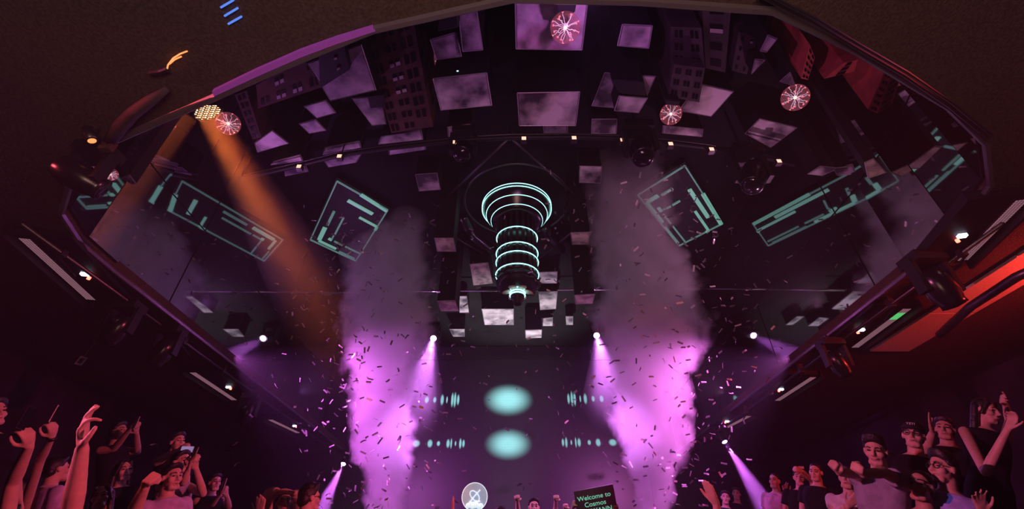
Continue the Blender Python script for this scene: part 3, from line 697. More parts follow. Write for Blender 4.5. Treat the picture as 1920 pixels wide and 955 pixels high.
# blue bars, orange arc, fin, small lamp on the near left soffit
for i, (p0, p1) in enumerate((((414, 14), (438, 0)), ((421, 30), (446, 15)), ((428, 45), (453, 31)))):
    a, b = atZ(*p0, .975), atZ(*p1, .975); d = b-a
    o = MB().box((a+b)/2, (d.length, .010, .012), Matrix.Rotation(math.atan2(d.y, d.x), 3, 'Z')).build('blue_led_bar', M['blueled'])
    tag(o, ['uppermost of three blue light bars at the top left', 'middle of three blue light bars at the top left', 'lowest of three blue light bars at the top left'][i], 'light bar', 'blue light bars')
t = thing('arc_streak', 'small curved orange reflection streak on the left soffit', 'lamp', atZ(330, 110, .98))
MB().tube([atZ(x, y, .975) for x, y in ((313, 131), (315, 122), (325, 109), (338, 101), (351, 96))], .005, 6).build('outer_tube', M['orangeled'], t)  # glowing tubes stand in for a streak of reflected light
MB().tube([atZ(x, y, .970) for x, y in ((318, 120), (327, 112), (340, 106))], .005, 6).build('inner_tube', M['orangeled'], t)
MB().tube([atZ(x, y, .972) for x, y in ((282, 138), (300, 136), (314, 131))], .018, 6).build('arm', M['metal'], t)
tag(MB().tube([atZ(x, y, .955) for x, y in ((207, 264), (225, 238), (250, 212), (280, 190), (314, 167))], [.045, .05, .045, .04, .02], 8).build('rim_fin', M['stone'], smooth=True), 'long dull fin along the near left edge of the opening', 'trim piece')
p = atZ(170, 258, .94); t = thing('small_lamp', 'little lamp with an orange lens and bracket at the left edge', 'lamp', p + Vector((0, 0, .15)))
MB().lathe([(.02, -.10), (.04, -.09), (.045, .03), (.03, .035)], 14, lookM(p, p+Vector((.2, .1, -.3)))).build('can', M['metal'], t, True)
MB().lathe([(.028, .036), (.01, .042)], 12, lookM(p, p+Vector((.2, .1, -.3)))).build('lens', M['orangeled'], t, True)
MB().box(p + Vector((.07, .09, .0)), (.09, .05, .09)).build('ballast', M['brick'], t)
MB().tube([p, p + Vector((0, 0, .14))], .012, 6).build('bracket', M['metal'], t)
# hanging card and twin-head emergency light
p = atZ(152, 677, .88); t = thing('hanging_card', 'small pale card hanging on a thread at the lower left', 'card', p + Vector((0, 0, .36)))
MB().box(p, (.12, .006, .13), Matrix.Rotation(.25, 3, 'Y')).build('card', M['pale_piece'], t)
MB().box(p + Vector((0, -.005, 0)), (.07, .004, .075), Matrix.Rotation(.25, 3, 'Y')).build('print', M['stone'], t)
MB().tube([p + Vector((0, 0, .06)), (p.x+.05, p.y, ZR-.06)], .003, 4).build('thread', M['metal'], t)
p = atX(444, 834, -WX+.12); t = thing('emergency_light', 'twin-head pale emergency light on the dark wall at lower left', 'emergency light', p + Vector((-.1, 0, 0)))
MB().box(p + Vector((-.02, 0, -.18)), (.10, .5, .14)).build('battery_box', M['wall'], t)
for dy in (-.17, .17):
    hd = MB().box(p + Vector((.05, dy, 0)), (.12, .20, .18)).build('lamp_head', M['pale_piece'], t)
    MB().box(p + Vector((.115, dy, 0)), (.01, .15, .13)).build('lens', M['chrome'], hd)
# tiny teal pilot lamp on the front of the wide purple block
yb_ = atZ(862, 141, 1.60).y - .03; p = atY(858, 134, yb_); t = thing('pilot_lamp', 'tiny teal pilot lamp on the face above the wide purple block', 'lamp', p + Vector((0, .03, 0)))
MB().box(p + Vector((0, .012, 0)), (.05, .03, .04)).build('housing', M['black'], t)
MB().lathe([(.012, -.012), (.016, 0), (.006, .008)], 10, lookM(p, p + Vector((0, -1, -.3)))).build('lens', M['teal'], t, True)
# ------------------------------------------------------------------ smoke columns
def plume(tab, y0, y1, name, label, dens, seed):
    """tab: (image y, left x, right x); y0, y1: world Y at the foot and at the top"""
    rows = []; t0, t1 = tab[0][0], tab[-1][0]
    for py, xl, xr in tab:
        k = (t0-py)/(t0-t1); Y = y0 + (y1-y0)*k
        c = atY((xl+xr)/2, py, Y); e = atY(xr, py, Y); rows.append((c.z, c.x, c.y, abs(e.x-c.x)))
    f = rows[0]; rows.insert(0, (1.05, f[1], f[2]+.25, f[3]*.55))
    rows[0] = (1.05, f[1], y0+.2, f[3]*.7)
    zs = [r[0] for r in rows]; z0, z1 = zs[0], zs[-1]
    xs = [r[1] for r in rows]; ys = [r[2] for r in rows]; rs = [r[3] for r in rows]
    x0, x1 = min(xs)-.01, max(xs)+.01; ya, yb = min(ys)-.01, max(ys)+.01; rm = max(rs)*1.01
    m = D.materials.new(name); m.use_nodes = True; nt = m.node_tree; L = nt.links
    for n in list(nt.nodes):
        if n.type != 'OUTPUT_MATERIAL': nt.nodes.remove(n)
    def N(op, a, b=None, c=None, clamp=False):
        n = nt.nodes.new('ShaderNodeMath'); n.operation = op; n.use_clamp = clamp
        for i, v in enumerate((a, b, c)):
            if v is None: continue
            if isinstance(v, (int, float)): n.inputs[i].default_value = v
            else: L.new(v, n.inputs[i])
        return n.outputs[0]
    tc = nt.nodes.new('ShaderNodeTexCoord'); sp = nt.nodes.new('ShaderNodeSeparateXYZ'); L.new(tc.outputs['Object'], sp.inputs[0])
    u = N('DIVIDE', N('SUBTRACT', sp.outputs[2], z0), z1-z0, clamp=True)
    cr = nt.nodes.new('ShaderNodeValToRGB'); el = cr.color_ramp.elements
    for i, (z, x, y, r) in enumerate(rows):
        pos = (z-z0)/(z1-z0); e = el[0] if i == 0 else (el[1] if i == 1 else el.new(pos)); e.position = pos
        e.color = ((x-x0)/(x1-x0), (y-ya)/(yb-ya), r/rm, 1)
    L.new(u, cr.inputs[0]); sc_ = nt.nodes.new('ShaderNodeSeparateColor'); L.new(cr.outputs[0], sc_.inputs[0])
    cx = N('MULTIPLY_ADD', sc_.outputs[0], x1-x0, x0); cyy = N('MULTIPLY_ADD', sc_.outputs[1], yb-ya, ya); r = N('MULTIPLY', sc_.outputs[2], rm)
    dx = N('SUBTRACT', sp.outputs[0], cx); dy = N('SUBTRACT', sp.outputs[1], cyy)
    d = N('DIVIDE', N('SQRT', N('ADD', N('MULTIPLY', dx, dx), N('MULTIPLY', dy, dy))), r)
    mp = nt.nodes.new('ShaderNodeMapping'); mp.inputs['Location'].default_value = (seed, seed*2, seed*.7); L.new(tc.outputs['Object'], mp.inputs[0])
    nz = nt.nodes.new('ShaderNodeTexNoise'); nz.inputs['Scale'].default_value = 2.2; nz.inputs['Detail'].default_value = 4; nz.inputs['Roughness'].default_value = .58; nz.inputs['Distortion'].default_value = .3
    L.new(mp.outputs[0], nz.inputs['Vector'])
    v = N('ADD', N('SUBTRACT', .98, d), N('MULTIPLY', N('SUBTRACT', nz.outputs[0], .5), 1.5))
    v = N('MULTIPLY', v, 3.2, clamp=True)
    topf = N('MULTIPLY', N('SUBTRACT', 1.0, u), 5.5, clamp=True)
    thin = N('SUBTRACT', 1.0, N('MULTIPLY', u, .45))
    den = N('MULTIPLY', N('MULTIPLY', N('MULTIPLY', v, topf), thin), dens)
    vp = nt.nodes.new('ShaderNodeVolumeScatter'); vp.inputs['Color'].default_value = (.93, .86, .90, 1); vp.inputs['Anisotropy'].default_value = .15
    L.new(den, vp.inputs['Density']); L.new(vp.outputs[0], nt.nodes['Material Output'].inputs['Volume'])
    m.cycles.volume_step_rate = .35 if hasattr(m.cycles, 'volume_step_rate') else 1
    # envelope: a lumpy closed tube a little outside the visible edge
    P = []; fs = []; n = 28; Rr = []
    steps = 44
    for i in range(steps+1):
        z = z0 + (z1-z0)*i/steps
        j = max(k for k in range(len(zs)) if zs[k] <= z+1e-6); j = min(j, len(zs)-2); w = (z-zs[j])/(zs[j+1]-zs[j])
        g = lambda a: a[j]+(a[j+1]-a[j])*w
        R = g(rs)*1.16
        if i >= steps-3: R *= (.35, .62, .85, 1)[steps-i]
        for k in range(n):
            a = k*2*PI/n; q_ = Vector((g(xs)+R*math.cos(a), g(ys)+R*math.sin(a), z))
            q_ += Vector((math.cos(a), math.sin(a), 0))*R*.13*mnoise.noise(q_*1.7 + Vector((seed, 0, 0)))
            P.append(q_)
    for i in range(steps):
        for k in range(n): fs.append((i*n+k, i*n+(k+1)%n, (i+1)*n+(k+1)%n, (i+1)*n+k))
    fs += [tuple(reversed(range(n))), tuple(steps*n+k for k in range(n))]
    o = MB().add(P, fs).build(name, m, smooth=True)
    tag(o, label, 'smoke'); o['kind'] = 'stuff'
    return rows
LT = [(960, 684, 762), (900, 678, 772), (850, 658, 778), (800, 652, 786), (750, 652, 778), (700, 648, 780), (650, 642, 806), (600, 638, 816), (550, 638, 806), (500, 648, 806), (450, 690, 806), (415, 726, 806), (385, 740, 796)]
RT = [(960, 1182, 1258), (900, 1184, 1266), (850, 1166, 1294), (800, 1146, 1294), (750, 1134, 1294), (700, 1132, 1304), (650, 1122, 1326), (600, 1116, 1328), (550, 1112, 1312), (500, 1106, 1284), (450, 1102, 1270), (400, 1094, 1256), (350, 1094, 1266), (300, 1116, 1244), (275, 1140, 1230)]
ROWS_L = plume(LT, 2.86*H, 2.32*H, 'smoke_column', 'tall violet smoke column on the left, glowing white down its right edge', 3.2, 1.3)
ROWS_R = plume(RT, 2.86*H, 1.86*H, 'smoke_column', 'taller pink-grey smoke column on the right, glowing white on its left edge', 3.0, 8.1)
# ------------------------------------------------------------------ hazy light beams
def beam(p, q_, r0, r1, L_, dens, label, fade=False):
    p = Vector(p); d = (Vector(q_)-p).normalized(); m = D.materials.new('beam_haze'); m.use_nodes = True; nt = m.node_tree
    for n in list(nt.nodes):
        if n.type != 'OUTPUT_MATERIAL': nt.nodes.remove(n)
    v = nt.nodes.new('ShaderNodeVolumeScatter'); v.inputs['Density'].default_value = dens; v.inputs['Color'].default_value = (.9, .9, .9, 1); v.inputs['Anisotropy'].default_value = .1
    nt.links.new(v.outputs[0], nt.nodes['Material Output'].inputs['Volume'])
    Mb = lookM(p, p+d)
    o = MB().lathe([(r0, .02), (r0 + (r1-r0)*.5, L_*.5), (r1, L_)], 32).build('light_beam', m, smooth=True); o.matrix_world = Mb
    if fade:
        tc = nt.nodes.new('ShaderNodeTexCoord'); sp = nt.nodes.new('ShaderNodeSeparateXYZ'); mr = nt.nodes.new('ShaderNodeMapRange')
        nt.links.new(tc.outputs['Object'], sp.inputs[0]); nt.links.new(sp.outputs[2], mr.inputs[0])
        mr.inputs[1].default_value = L_*.35; mr.inputs[2].default_value = L_; mr.inputs[3].default_value = dens; mr.inputs[4].default_value = 0
        nt.links.new(mr.outputs[0], v.inputs['Density'])
    tag(o, label, 'light beam'); o['kind'] = 'stuff'
tn = lambda a: math.tan(math.radians(a/2))
for p, q_, a, L_, dn, lb in ((LAMP_L, AIM_L, 15, (AIM_L-LAMP_L).length*.86, .10, 'purple light beam falling onto the left smoke column'),
                         (LAMP_R, AIM_R, 15, (AIM_R-LAMP_R).length*.86, .10, 'purple light beam falling onto the right smoke column'),
                         (SIDE_L, AIM_SL, 19, 3.4, .08, 'slim purple beam slanting down left of the left smoke column'),
                         (SIDE_R, AIM_SR, 19, 3.4, .08, 'slim purple beam slanting down right of the right smoke column')):
    beam(p, q_, .05, .05 + L_*tn(a)*1.05, L_, dn, lb)
beam(PAR, PAR_AIM, .17, .17 + 4.6*tn(13), 4.6, .06, 'broad orange beam slanting down from the round warm spotlight', True)
# ------------------------------------------------------------------ people
def remesh(mb, voxel, smooth=2, fac=.5):
    me = D.meshes.new('tmp'); me.from_pydata(mb.v, [], mb.f); me.update()
    o = D.objects.new('tmp', me); COL.objects.link(o)
    r = o.modifiers.new('r', 'REMESH'); r.mode = 'VOXEL'; r.voxel_size = voxel; r.use_smooth_shade = True
    if smooth:
        s = o.modifiers.new('s', 'SMOOTH'); s.factor = fac; s.iterations = smooth
    dg = bpy.context.evaluated_depsgraph_get()
    out = D.meshes.new_from_object(o.evaluated_get(dg), depsgraph=dg)
    D.objects.remove(o); D.meshes.remove(me)
    return out
def ball(mb, c, rx, ry=None, rz=None, M3=None, n=14):
    ry = rx if ry is None else ry; rz = rx if rz is None else rz
    P = []; fs = []; m = n//2
    for i in range(1, m):
        th = PI*i/m
        for k in range(n):
            ph = 2*PI*k/n; q_ = Vector((rx*math.sin(th)*math.cos(ph), ry*math.sin(th)*math.sin(ph), rz*math.cos(th)))
            P.append(Vector(c) + (M3 @ q_ if M3 is not None else q_))
    t = Vector((0, 0, rz)); P.append(Vector(c) + (M3 @ t if M3 is not None else t)); P.append(Vector(c) - (M3 @ t if M3 is not None else t))
    for i in range(m-2):
        for k in range(n): fs.append((i*n+k, (i+1)*n+k, (i+1)*n+(k+1)%n, i*n+(k+1)%n))
    a = (m-1)*n
    for k in range(n):
        fs.append((a, k, (k+1)%n)); fs.append((a+1, (m-2)*n+(k+1)%n, (m-2)*n+k))
    mb.add(P, fs)
def cap(mb, a, b, ra, rb, n=12):
    mb.tube([a, b], [ra, rb], n); ball(mb, a, ra, n=10); ball(mb, b, rb, n=10)
def loft(mb, secs, B, n=20):          # secs: (z, rx, ry, yoff); B maps local to world
    P = []; fs = []
    for z, rx, ry, yo in secs:
        for k in range(n):
            a = 2*PI*k/n; c_, s_ = math.cos(a), math.sin(a)
            e = .8                     # slightly boxy section
            P.append(B @ Vector((rx*math.copysign(abs(c_)**e, c_), yo + ry*math.copysign(abs(s_)**e, s_), z)))
    m = len(secs)
    for i in range(m-1):
        for k in range(n): fs.append((i*n+k, i*n+(k+1)%n, (i+1)*n+(k+1)%n, (i+1)*n+k))
    fs += [tuple(reversed(range(n))), tuple((m-1)*n+k for k in range(n))]
    mb.add(P, fs)
POSES = {'fist': [(78, 100, 70)]*4, 'open': [(8, 10, 6)]*4, 'hold': [(30, 60, 40), (36, 66, 40), (42, 70, 40), (48, 72, 40)],
         'relax': [(22, 30, 20), (28, 36, 22), (34, 40, 24), (38, 44, 26)], 'point': [(4, 6, 4)] + [(80, 100, 70)]*3,
         'pinch': [(30, 48, 32), (14, 26, 18), (10, 18, 12), (8, 14, 10)], 'flat': [(2, 3, 2)]*4}
def hand(mb, w, d, n, pose, th=1, s=1.0, spread=0.0):
    d = d.normalized(); n = (n - d*n.dot(d)).normalized(); sd = d.cross(n).normalized()*th
    xs = (.031, .0105, -.0105, -.029); ln = (.95, 1.06, 1.0, .80)
    ball(mb, w + d*.05*s, .040*s, .044*s, .017*s, Matrix((sd, d, n)).transposed())
    for i in range(4):
        kn = w + (d*(.094 - .004*abs(i-1)) + sd*xs[i])*s
        cap(mb, w + (d*.012 + sd*xs[i]*.55)*s, kn, .0145*s, .0125*s, 8)
        ang = 0; p = kn; fd = (d + sd*(1.5-i)*.35*spread).normalized(); r0 = .0108*s
        for j, (a, l) in enumerate(zip(POSES[pose][i], (.044, .027, .021))):
            ang += math.radians(a); q_ = p + (fd*math.cos(ang) + n*math.sin(ang))*l*ln[i]*s
            cap(mb, p, q_, r0, r0*.9, 8); r0 *= .9; p = q_
    b = w + (d*.026 + sd*.026 + n*.006)*s
    if pose in ('fist', 'point'): ds = [(sd*.6 + d*.7 + n*.5), (d*.35 - sd*.55 + n*.75), (-sd*.9 + n*.25 + d*.1)]
    elif pose in ('hold', 'pinch'): ds = [(sd*.7 + d*.6 + n*.5), (d*.75 + n*.5 + sd*.1), (d*.8 + n*.35 - sd*.2)]
    else: ds = [(sd*.75 + d*.65 + n*.15), (d*.85 + sd*.5), (d*.95 + sd*.25)]
    r0 = .0145*s; p = b
    for v, l in zip(ds, (.044, .034, .026)):
        q_ = p + v.normalized()*l*s; cap(mb, p, q_, r0, r0*.86, 8); r0 *= .86; p = q_
def cloth(name, c, rough=.85, noise=.25): return mat(name, c, rough, noise=noise, nscale=14, bump=.15, spec=.15)
M['skin'] = mat('skin', (.62, .39, .29), .5, noise=.12, nscale=20, spec=.35)
M['skin2'] = mat('skin_tan', (.50, .30, .21), .5, noise=.12, nscale=20, spec=.35)
M['hair'] = mat('black_hair', (.012, .009, .008), .45, noise=.3, nscale=60, bump=.3)
M['lips'] = mat('lips', (.42, .14, .13), .4)
M['eye'] = mat('eye_dark', (.015, .010, .010), .2)
M['denim'] = cloth('dark_trousers', (.012, .012, .018))
CLOTH = {k: cloth('cloth_'+k, v) for k, v in dict(black=(.010, .009, .012), lilac=(.55, .42, .68), white=(.72, .66, .70), pink=(.70, .44, .56), blue=(.40, .42, .85), grey=(.34, .28, .36), stripe=(.30, .30, .38), tan=(.50, .38, .30), navy=(.02, .025, .06), rose=(.55, .16, .26)).items()}
M['phone'] = mat('phone_body', (.42, .38, .42), .3); M['phone_dark'] = mat('phone_dark', (.03, .03, .035), .2); M['screen_lit'] = mat('phone_screen', (.3, .3, .5), .3, emit=(.42, .36, .70), es=.45)
M['frame'] = mat('glasses_frame', (.01, .01, .01), .3)
UPV = Vector((0, -SN, CS))
def person(label, head, hh, face, shirt='black', sleeve='short', arms=(), hair='short', voxel=.0085, skin='skin', body=None, lean=.75, pitch=0., roll=0.,
           glasses=False, floor=.65, extras=(), smile=False, female=False, group=None, t=None):
    t = t or 200.0/hh; hc = atT(head[0], head[1], t)
    rd = ray(*head).normalized(); nn = rd.cross(UPV).normalized(); Z = Vector((0, 0, 1))
    U0 = (Z - nn*Z.dot(nn)).normalized(); U = Z.lerp(U0, lean).normalized()
    fdir = Vector((face[0], face[1], 0)).normalized()
    bd = Vector((*(body or face), 0)).normalized()
    def basis(f, up):
        f = (f - up*f.dot(up)).normalized(); r = f.cross(up).normalized(); return Matrix((r, f, up)).transposed()
    Hb = basis(fdir, U) @ Matrix.Rotation(pitch, 3, 'X') @ Matrix.Rotation(roll, 3, 'Y')
    HM = Matrix.Translation(hc) @ Hb.to_4x4()
    hl = lambda x, y, z: HM @ Vector((x, y, z))
    s = .92 if female else 1.0
    # spine: upper body tilted with U, pelvis under it, legs straight down
    Bb = basis(bd, U); nb = hc - U*.02 - bd*.02
    BM = Matrix.Translation(hc) @ Bb.to_4x4()
    bl = lambda x, y, z: BM @ Vector((x, y, z))
    mb = MB()
    # head
    ball(mb, hl(0, -.012, .032), .074*s, .094*s, .085, Hb, 18)
    ball(mb, hl(0, .018, -.04), .058*s, .070, .072, Hb, 16)
    cap(mb, hl(-.028, .058, -.086), hl(.028, .058, -.086), .026, .026); ball(mb, hl(0, .070, -.097), .020)
    for sx in (-1, 1):
        ball(mb, hl(sx*.038, .055, -.022), .028); ball(mb, hl(sx*.077*s, -.004, -.004), .010, .021, .031, Hb)
        cap(mb, hl(sx*.012, .083, .030), hl(sx*.046, .070, .028), .012, .010)
        ball(mb, hl(sx*.011, .094, -.030), .0085)
    cap(mb, hl(0, .083, .022), hl(0, .105, -.024), .0085, .0125)
    cap(mb, hl(-.018, .086, -.060), hl(.018, .086, -.060), .0095, .0095)
    cap(mb, hl(0, -.022, -.07), bl(0, -.035, -.19), .056*s, .064*s, 16)
    # torso
    w = .90 if female else 1.0
    secs = [(-.150, .064, .060, -.035), (-.180, .112, .075, -.035), (-.215, .168*w, .090, -.03), (-.30, .182*w, .108, -.02), (-.43, .165*w, .112, -.015), (-.58, .135*w, .098, -.01), (-.70, .158, .108, -.015), (-.80, .160, .112, -.02)]
    loft(mb, secs, BM)
    hipL = bl(-.085, -.02, -.80); hipR = bl(.085, -.02, -.80)
    legs = []
    fz = floor + .05
    fx = bd
    for hp in (hipL, hipR):
        kn = Vector((hp.x, hp.y, (hp.z*.52 + fz*.48))) + fx*.04; an = Vector((hp.x, hp.y, fz)) - fx*.03
        legs.append((hp, kn, an)); cap(mb, hp, kn, .080, .052, 12); cap(mb, kn, an, .050, .036, 12); cap(mb, an, an + fx*.17 - Vector((0, 0, .012)), .036, .030, 10)
    # arms
    A = []
    for sx in (-1, 1):
        sh = bl(sx*.176*w, -.03, -.232); sp = None
        for a in arms:
            if a['s'] == sx: sp = a
        if sp is None:
            el = sh + U*-.27 + Bb @ Vector((sx*.05, -.02, 0)); wr = el + U*-.22 + Bb @ Vector((0, .08, 0)); hd = (U*-1 + bd*.25); hn = Bb @ Vector((-sx, 0, 0)); po = 'relax'; tw = 1
        else:
            P3 = lambda p: atT(p[0], p[1], p[2] if len(p) > 2 else t)
            el = P3(sp['e']); wr = P3(sp['w']); tp = P3(sp['t']); hd = tp-wr; hn = Vector(sp.get('n', (0, -1, 0))); po = sp.get('p', 'relax'); tw = sp.get('th', 1)
            if (el-sh).length > .36: el = sh + (el-sh).normalized()*.36 if sp.get('fix') else el
        k = sp.get('k', 1.0) if sp else 1.0; k *= .88 if female else 1.0
        ra, re, rw = .052*k, .040*k, .027*k
        mid = sh.lerp(el, .45); cap(mb, sh, mid, ra, ra*.93); cap(mb, mid, el, ra*.93, re)
        m2 = el.lerp(wr, .28); cap(mb, el, m2, re, re*1.05); cap(mb, m2, wr, re*1.05, rw)
        hand(mb, wr, hd, hn, po, tw, (.95 if female else 1.05)*(sp.get('hs', 1.0) if sp else 1.0), .5 if po in ('open',) else .15)
        A.append((sh, el, wr, ra, re, rw, sp))
    o = link('person', remesh(mb, voxel, 1, .5), None)
    o.data.materials.clear(); o.data.materials.append(M[skin])
    tag(o, label, 'person', group)
    o.name = 'person'
    # clothes
    cb = MB(); infl = .012
    loft(cb, [(-.172, .086, .074, -.035)] + [(z, rx+infl, ry+infl, yo) for z, rx, ry, yo in secs[1:]] + [(-.86, .172, .122, -.02)], BM)
    for sh, el, wr, ra, re, rw, sp in A:
        sv = sp.get('sl', sleeve) if sp else sleeve
        if sv == 'none': continue
        e2 = sh.lerp(el, .62) if sv == 'short' else el
        cb.tube([sh, sh.lerp(e2, .5), e2], [ra+.016, ra+.017, (ra*.95 if sv == 'short' else re)+.020], 14); ball(cb, sh, ra+.016, n=12)
        if sv == 'long': cb.tube([el, el.lerp(wr, .5), el.lerp(wr, .93)], [re+.018, re+.016, rw+.014], 14); ball(cb, el, re+.018, n=12)
    co = link('shirt' if shirt != 'none' else 'top', remesh(cb, .012, 2, .5), None, o); co.data.materials.clear(); co.data.materials.append(CLOTH[shirt])
    pts = [bl(.075*math.cos(a), -.038 + .066*math.sin(a), -.163 - .022*math.sin(a)) for a in [k*2*PI/24 for k in range(24)]]
    MB().tube(pts, .011, 6, closed=True).build('collar', CLOTH[shirt], co, True)
    tb = MB()
    loft(tb, [(-.72, .166, .118, -.015), (-.80, .172, .124, -.02), (-.90, .165, .12, -.02)], BM)
    for hp, kn, an in legs: cap(tb, hp, kn, .092, .066, 10); cap(tb, kn, an, .066, .055, 10)
    to = link('trousers', remesh(tb, .022, 1), None, o); to.data.materials.clear(); to.data.materials.append(M['denim'])
    # hair
    hb = MB()
    if hair in ('short', 'tall'):
        for sx in (-1, 1): cap(hb, hl(sx*.066*s, .012, .045), hl(sx*.070*s, -.012, .002), .020, .012)
    if hair in ('short', 'tall', 'long', 'bun', 'crop'):
        ball(hb, hl(0, -.022, .048), .081*s, .092*s, .082, Hb, 20); ball(hb, hl(0, -.055, -.005), .072*s, .058, .070, Hb, 16)
        if hair in ('short', 'tall'):
            for k in range(9):
                a = -1.3 + 2.6*k/8; zz = .068+.030*math.cos(a); cap(hb, hl(.060*math.sin(a), .045*math.cos(a)+.012, zz), hl(.066*math.sin(a), .055*math.cos(a)+.016, zz + .015 + (.02 if hair == 'tall' else 0)), .024, .014)
        if hair == 'tall': ball(hb, hl(0, -.005, .098), .070, .080, .052, Hb, 16)
        if hair == 'long':
            for sx in (-1, 0, 1):
                cap(hb, hl(sx*.062, -.045, .03), hl(sx*.075, -.05, -.15), .036, .034); cap(hb, hl(sx*.075, -.05, -.15), bl(sx*.085, -.06, -.33), .034, .022)
            for sx in (-1, 1): cap(hb, hl(sx*.045, .045, .085), hl(sx*.078, .015, -.03), .022, .018)
        if hair == 'bun': ball(hb, hl(0, -.10, .07), .038)
        ho = link('hair', remesh(hb, .0085, 2), None, o); ho.data.materials.clear(); ho.data.materials.append(M['hair'])
    for sx in (-1, 1):
        eb = MB(); ball(eb, hl(sx*.031, .0745, .007), .0150, .0085, .0060, Hb, 10); eb.build('eye', M['eye'], o, True)
        MB().tube([hl(sx*.014, .094, .029), hl(sx*.032, .0885, .035), hl(sx*.050, .074, .028)], [.0045, .0045, .003], 6).build('eyebrow', M['hair'], o, True)
    mw = .026 if smile else .020; mz = -.058
    lb = MB(); lb.tube([hl(-mw, .083, mz + (.006 if smile else 0)), hl(-mw*.5, .0945, mz), hl(0, .0975, mz-.001), hl(mw*.5, .0945, mz), hl(mw, .083, mz + (.006 if smile else 0))], [.003, .006, .0065, .006, .003], 8)
    lb.build('mouth', M['lips'], o, True)
    if smile:
        MB().tube([hl(-mw*.7, .0925, mz-.001), hl(0, .1025, mz-.003), hl(mw*.7, .0925, mz-.001)], .0032, 6).build('teeth', M['pale_piece'], o, True)
    if glasses:
        g = MB()
        for sx in (-1, 1):
            cpt = [hl(sx*.033 + .024*math.cos(a), .097 - .010*abs(math.cos(a)+sx)*.5, .006 + .019*math.sin(a)) for a in [k*2*PI/16 for k in range(16)]]
            g.tube(cpt, .0026, 5, closed=True); g.tube([hl(sx*.056, .088, .012), hl(sx*.078, .0, .010)], .0024, 5)
        g.tube([hl(-.010, .104, .010), hl(.010, .104, .010)], .0024, 5)
        g.build('glasses', M['frame'], o, True)
    for e in extras: e(o, hl, bl, Hb, Bb)
    return o
def phone(px, py, t, label, up=(0, 0, 1), facing=(0, 1, .2), lit=False, dark=False, s=1.0):
    c = atT(px, py, t); z = Vector(up).normalized(); y = Vector(facing); y = (y - z*y.dot(z)).normalized(); x = y.cross(z)
    R = Matrix((x, y, z)).transposed()
    p = thing('phone', label, 'phone', c - z*.07*s, 'phones held up by the crowd')
    bo = MB().box(c, (.070*s, .008*s, .145*s), R).build('phone_body', M['phone_dark' if dark else 'phone'], p)
    bv = bo.modifiers.new('bevel', 'BEVEL'); bv.width = .003; bv.segments = 2
    MB().box(c + y*.0045*s, (.064*s, .001, .136*s), R).build('screen', M['screen_lit'] if lit else M['pane'], p)
    MB().box(c - y*.0055*s + z*.05*s - x*.018*s, (.024*s, .004, .028*s), R).build('camera_bump', M['phone_dark'], p)
    return p
# ---- right crowd
def cap_hat(o, hl, bl, Hb, Bb):
    m = MB(); ball(m, hl(0, -.014, .058), .086, .103, .075, Hb, 20); m.v = [v for v in m.v]
    c = m.build('cap_crown', M['capcloth'], o, True)
    P = []; n = 12
    for k in range(n+1):
        a = PI*k/n; P.append(hl(.078*math.cos(a), .066 + .075*math.sin(a), .050 - .012*math.sin(a)))
    b = MB(); b.add([p for p in P] + [p + Hb @ Vector((0, 0, .006)) for p in P], [tuple(range(n+1)), tuple(reversed(range(n+1, 2*n+2)))] + [(k, n+1+k, n+2+k, k+1) for k in range(n)])
    b.build('cap_brim', M['capcloth'], c)
    cu = D.curves.new('cap_text', 'FONT'); cu.body = 'YETI'; cu.size = .032; cu.align_x = 'CENTER'; cu.extrude = .002
    to = D.objects.new('tmp', cu); COL.objects.link(to); dg = bpy.context.evaluated_depsgraph_get()
    me = D.meshes.new_from_object(to.evaluated_get(dg)); D.objects.remove(to)
    Mt = Matrix.Translation(hl(0, .094, .080)) @ (Hb @ Matrix.Rotation(PI, 3, 'Z') @ Matrix.Rotation(math.radians(62), 3, 'X')).to_4x4()
    me.transform(Mt); link('cap_lettering', me, M['signpaint'], c)
M['signpaint'] = mat('white_print', (.85, .82, .82), .6)
M['capcloth'] = cloth('cap_cloth', (.02, .02, .022))
person('person in a black lettered cap and round glasses, black tee', (1713, 818), 48, (-.72, -.70), 'black', glasses=True, hair='crop', extras=[cap_hat], lean=.8)
person('person in black-framed glasses and a blue button shirt, in profile', (1769, 880), 56, (-1, -.12), 'blue', 'long', glasses=True, hair='tall', body=(-.8, -.6), lean=.75)
person('person with bare forehead looking left, under the capped person', (1727, 914), 43, (-.85, -.52), 'black', hair='bun', female=True, skin='skin2', pitch=.08, t=3.5)
person('person in a sleeveless black top with long hair and a bent bare arm', (1848, 772), 46, (.38, -.92), 'black', 'none', hair='long', female=True, body=(-.1, -1), lean=.9,
       arms=[dict(s=1, e=(1848, 886, 3.75), w=(1889, 806, 3.7), t=(1908, 772, 3.7), n=(-1, 0, 0), p='relax'), dict(s=-1, e=(1893, 790, 4.6), w=(1885, 757, 4.55), t=(1866, 742, 4.5), n=(0, -1, -.3), p='relax')])
person('person half hidden behind the capped one, hand raised to the temple', (1772, 806), 42, (-.75, -.66), 'black', skin='skin2',
       arms=[dict(s=1, e=(1736, 845, 4.55), w=(1748, 812, 4.5), t=(1742, 786, 4.5), n=(.5, -.8, 0), p='flat')])
person('person grinning with both arms stretched left, open striped shirt', (1642, 846), 52, (-.72, -.68), 'stripe', 'short', hair='tall', pitch=-.28, smile=True, body=(-.85, -.5),
       arms=[dict(s=1, e=(1608, 889, 3.75), w=(1573, 887, 3.7), t=(1556, 872, 3.68), n=(.4, -.5, .6), p='fist', sl='short', th=-1), dict(s=-1, e=(1656, 886, 3.45), w=(1618, 890, 3.35), t=(1602, 880, 3.3), n=(0, -.6, .8), p='fist', sl='short')])
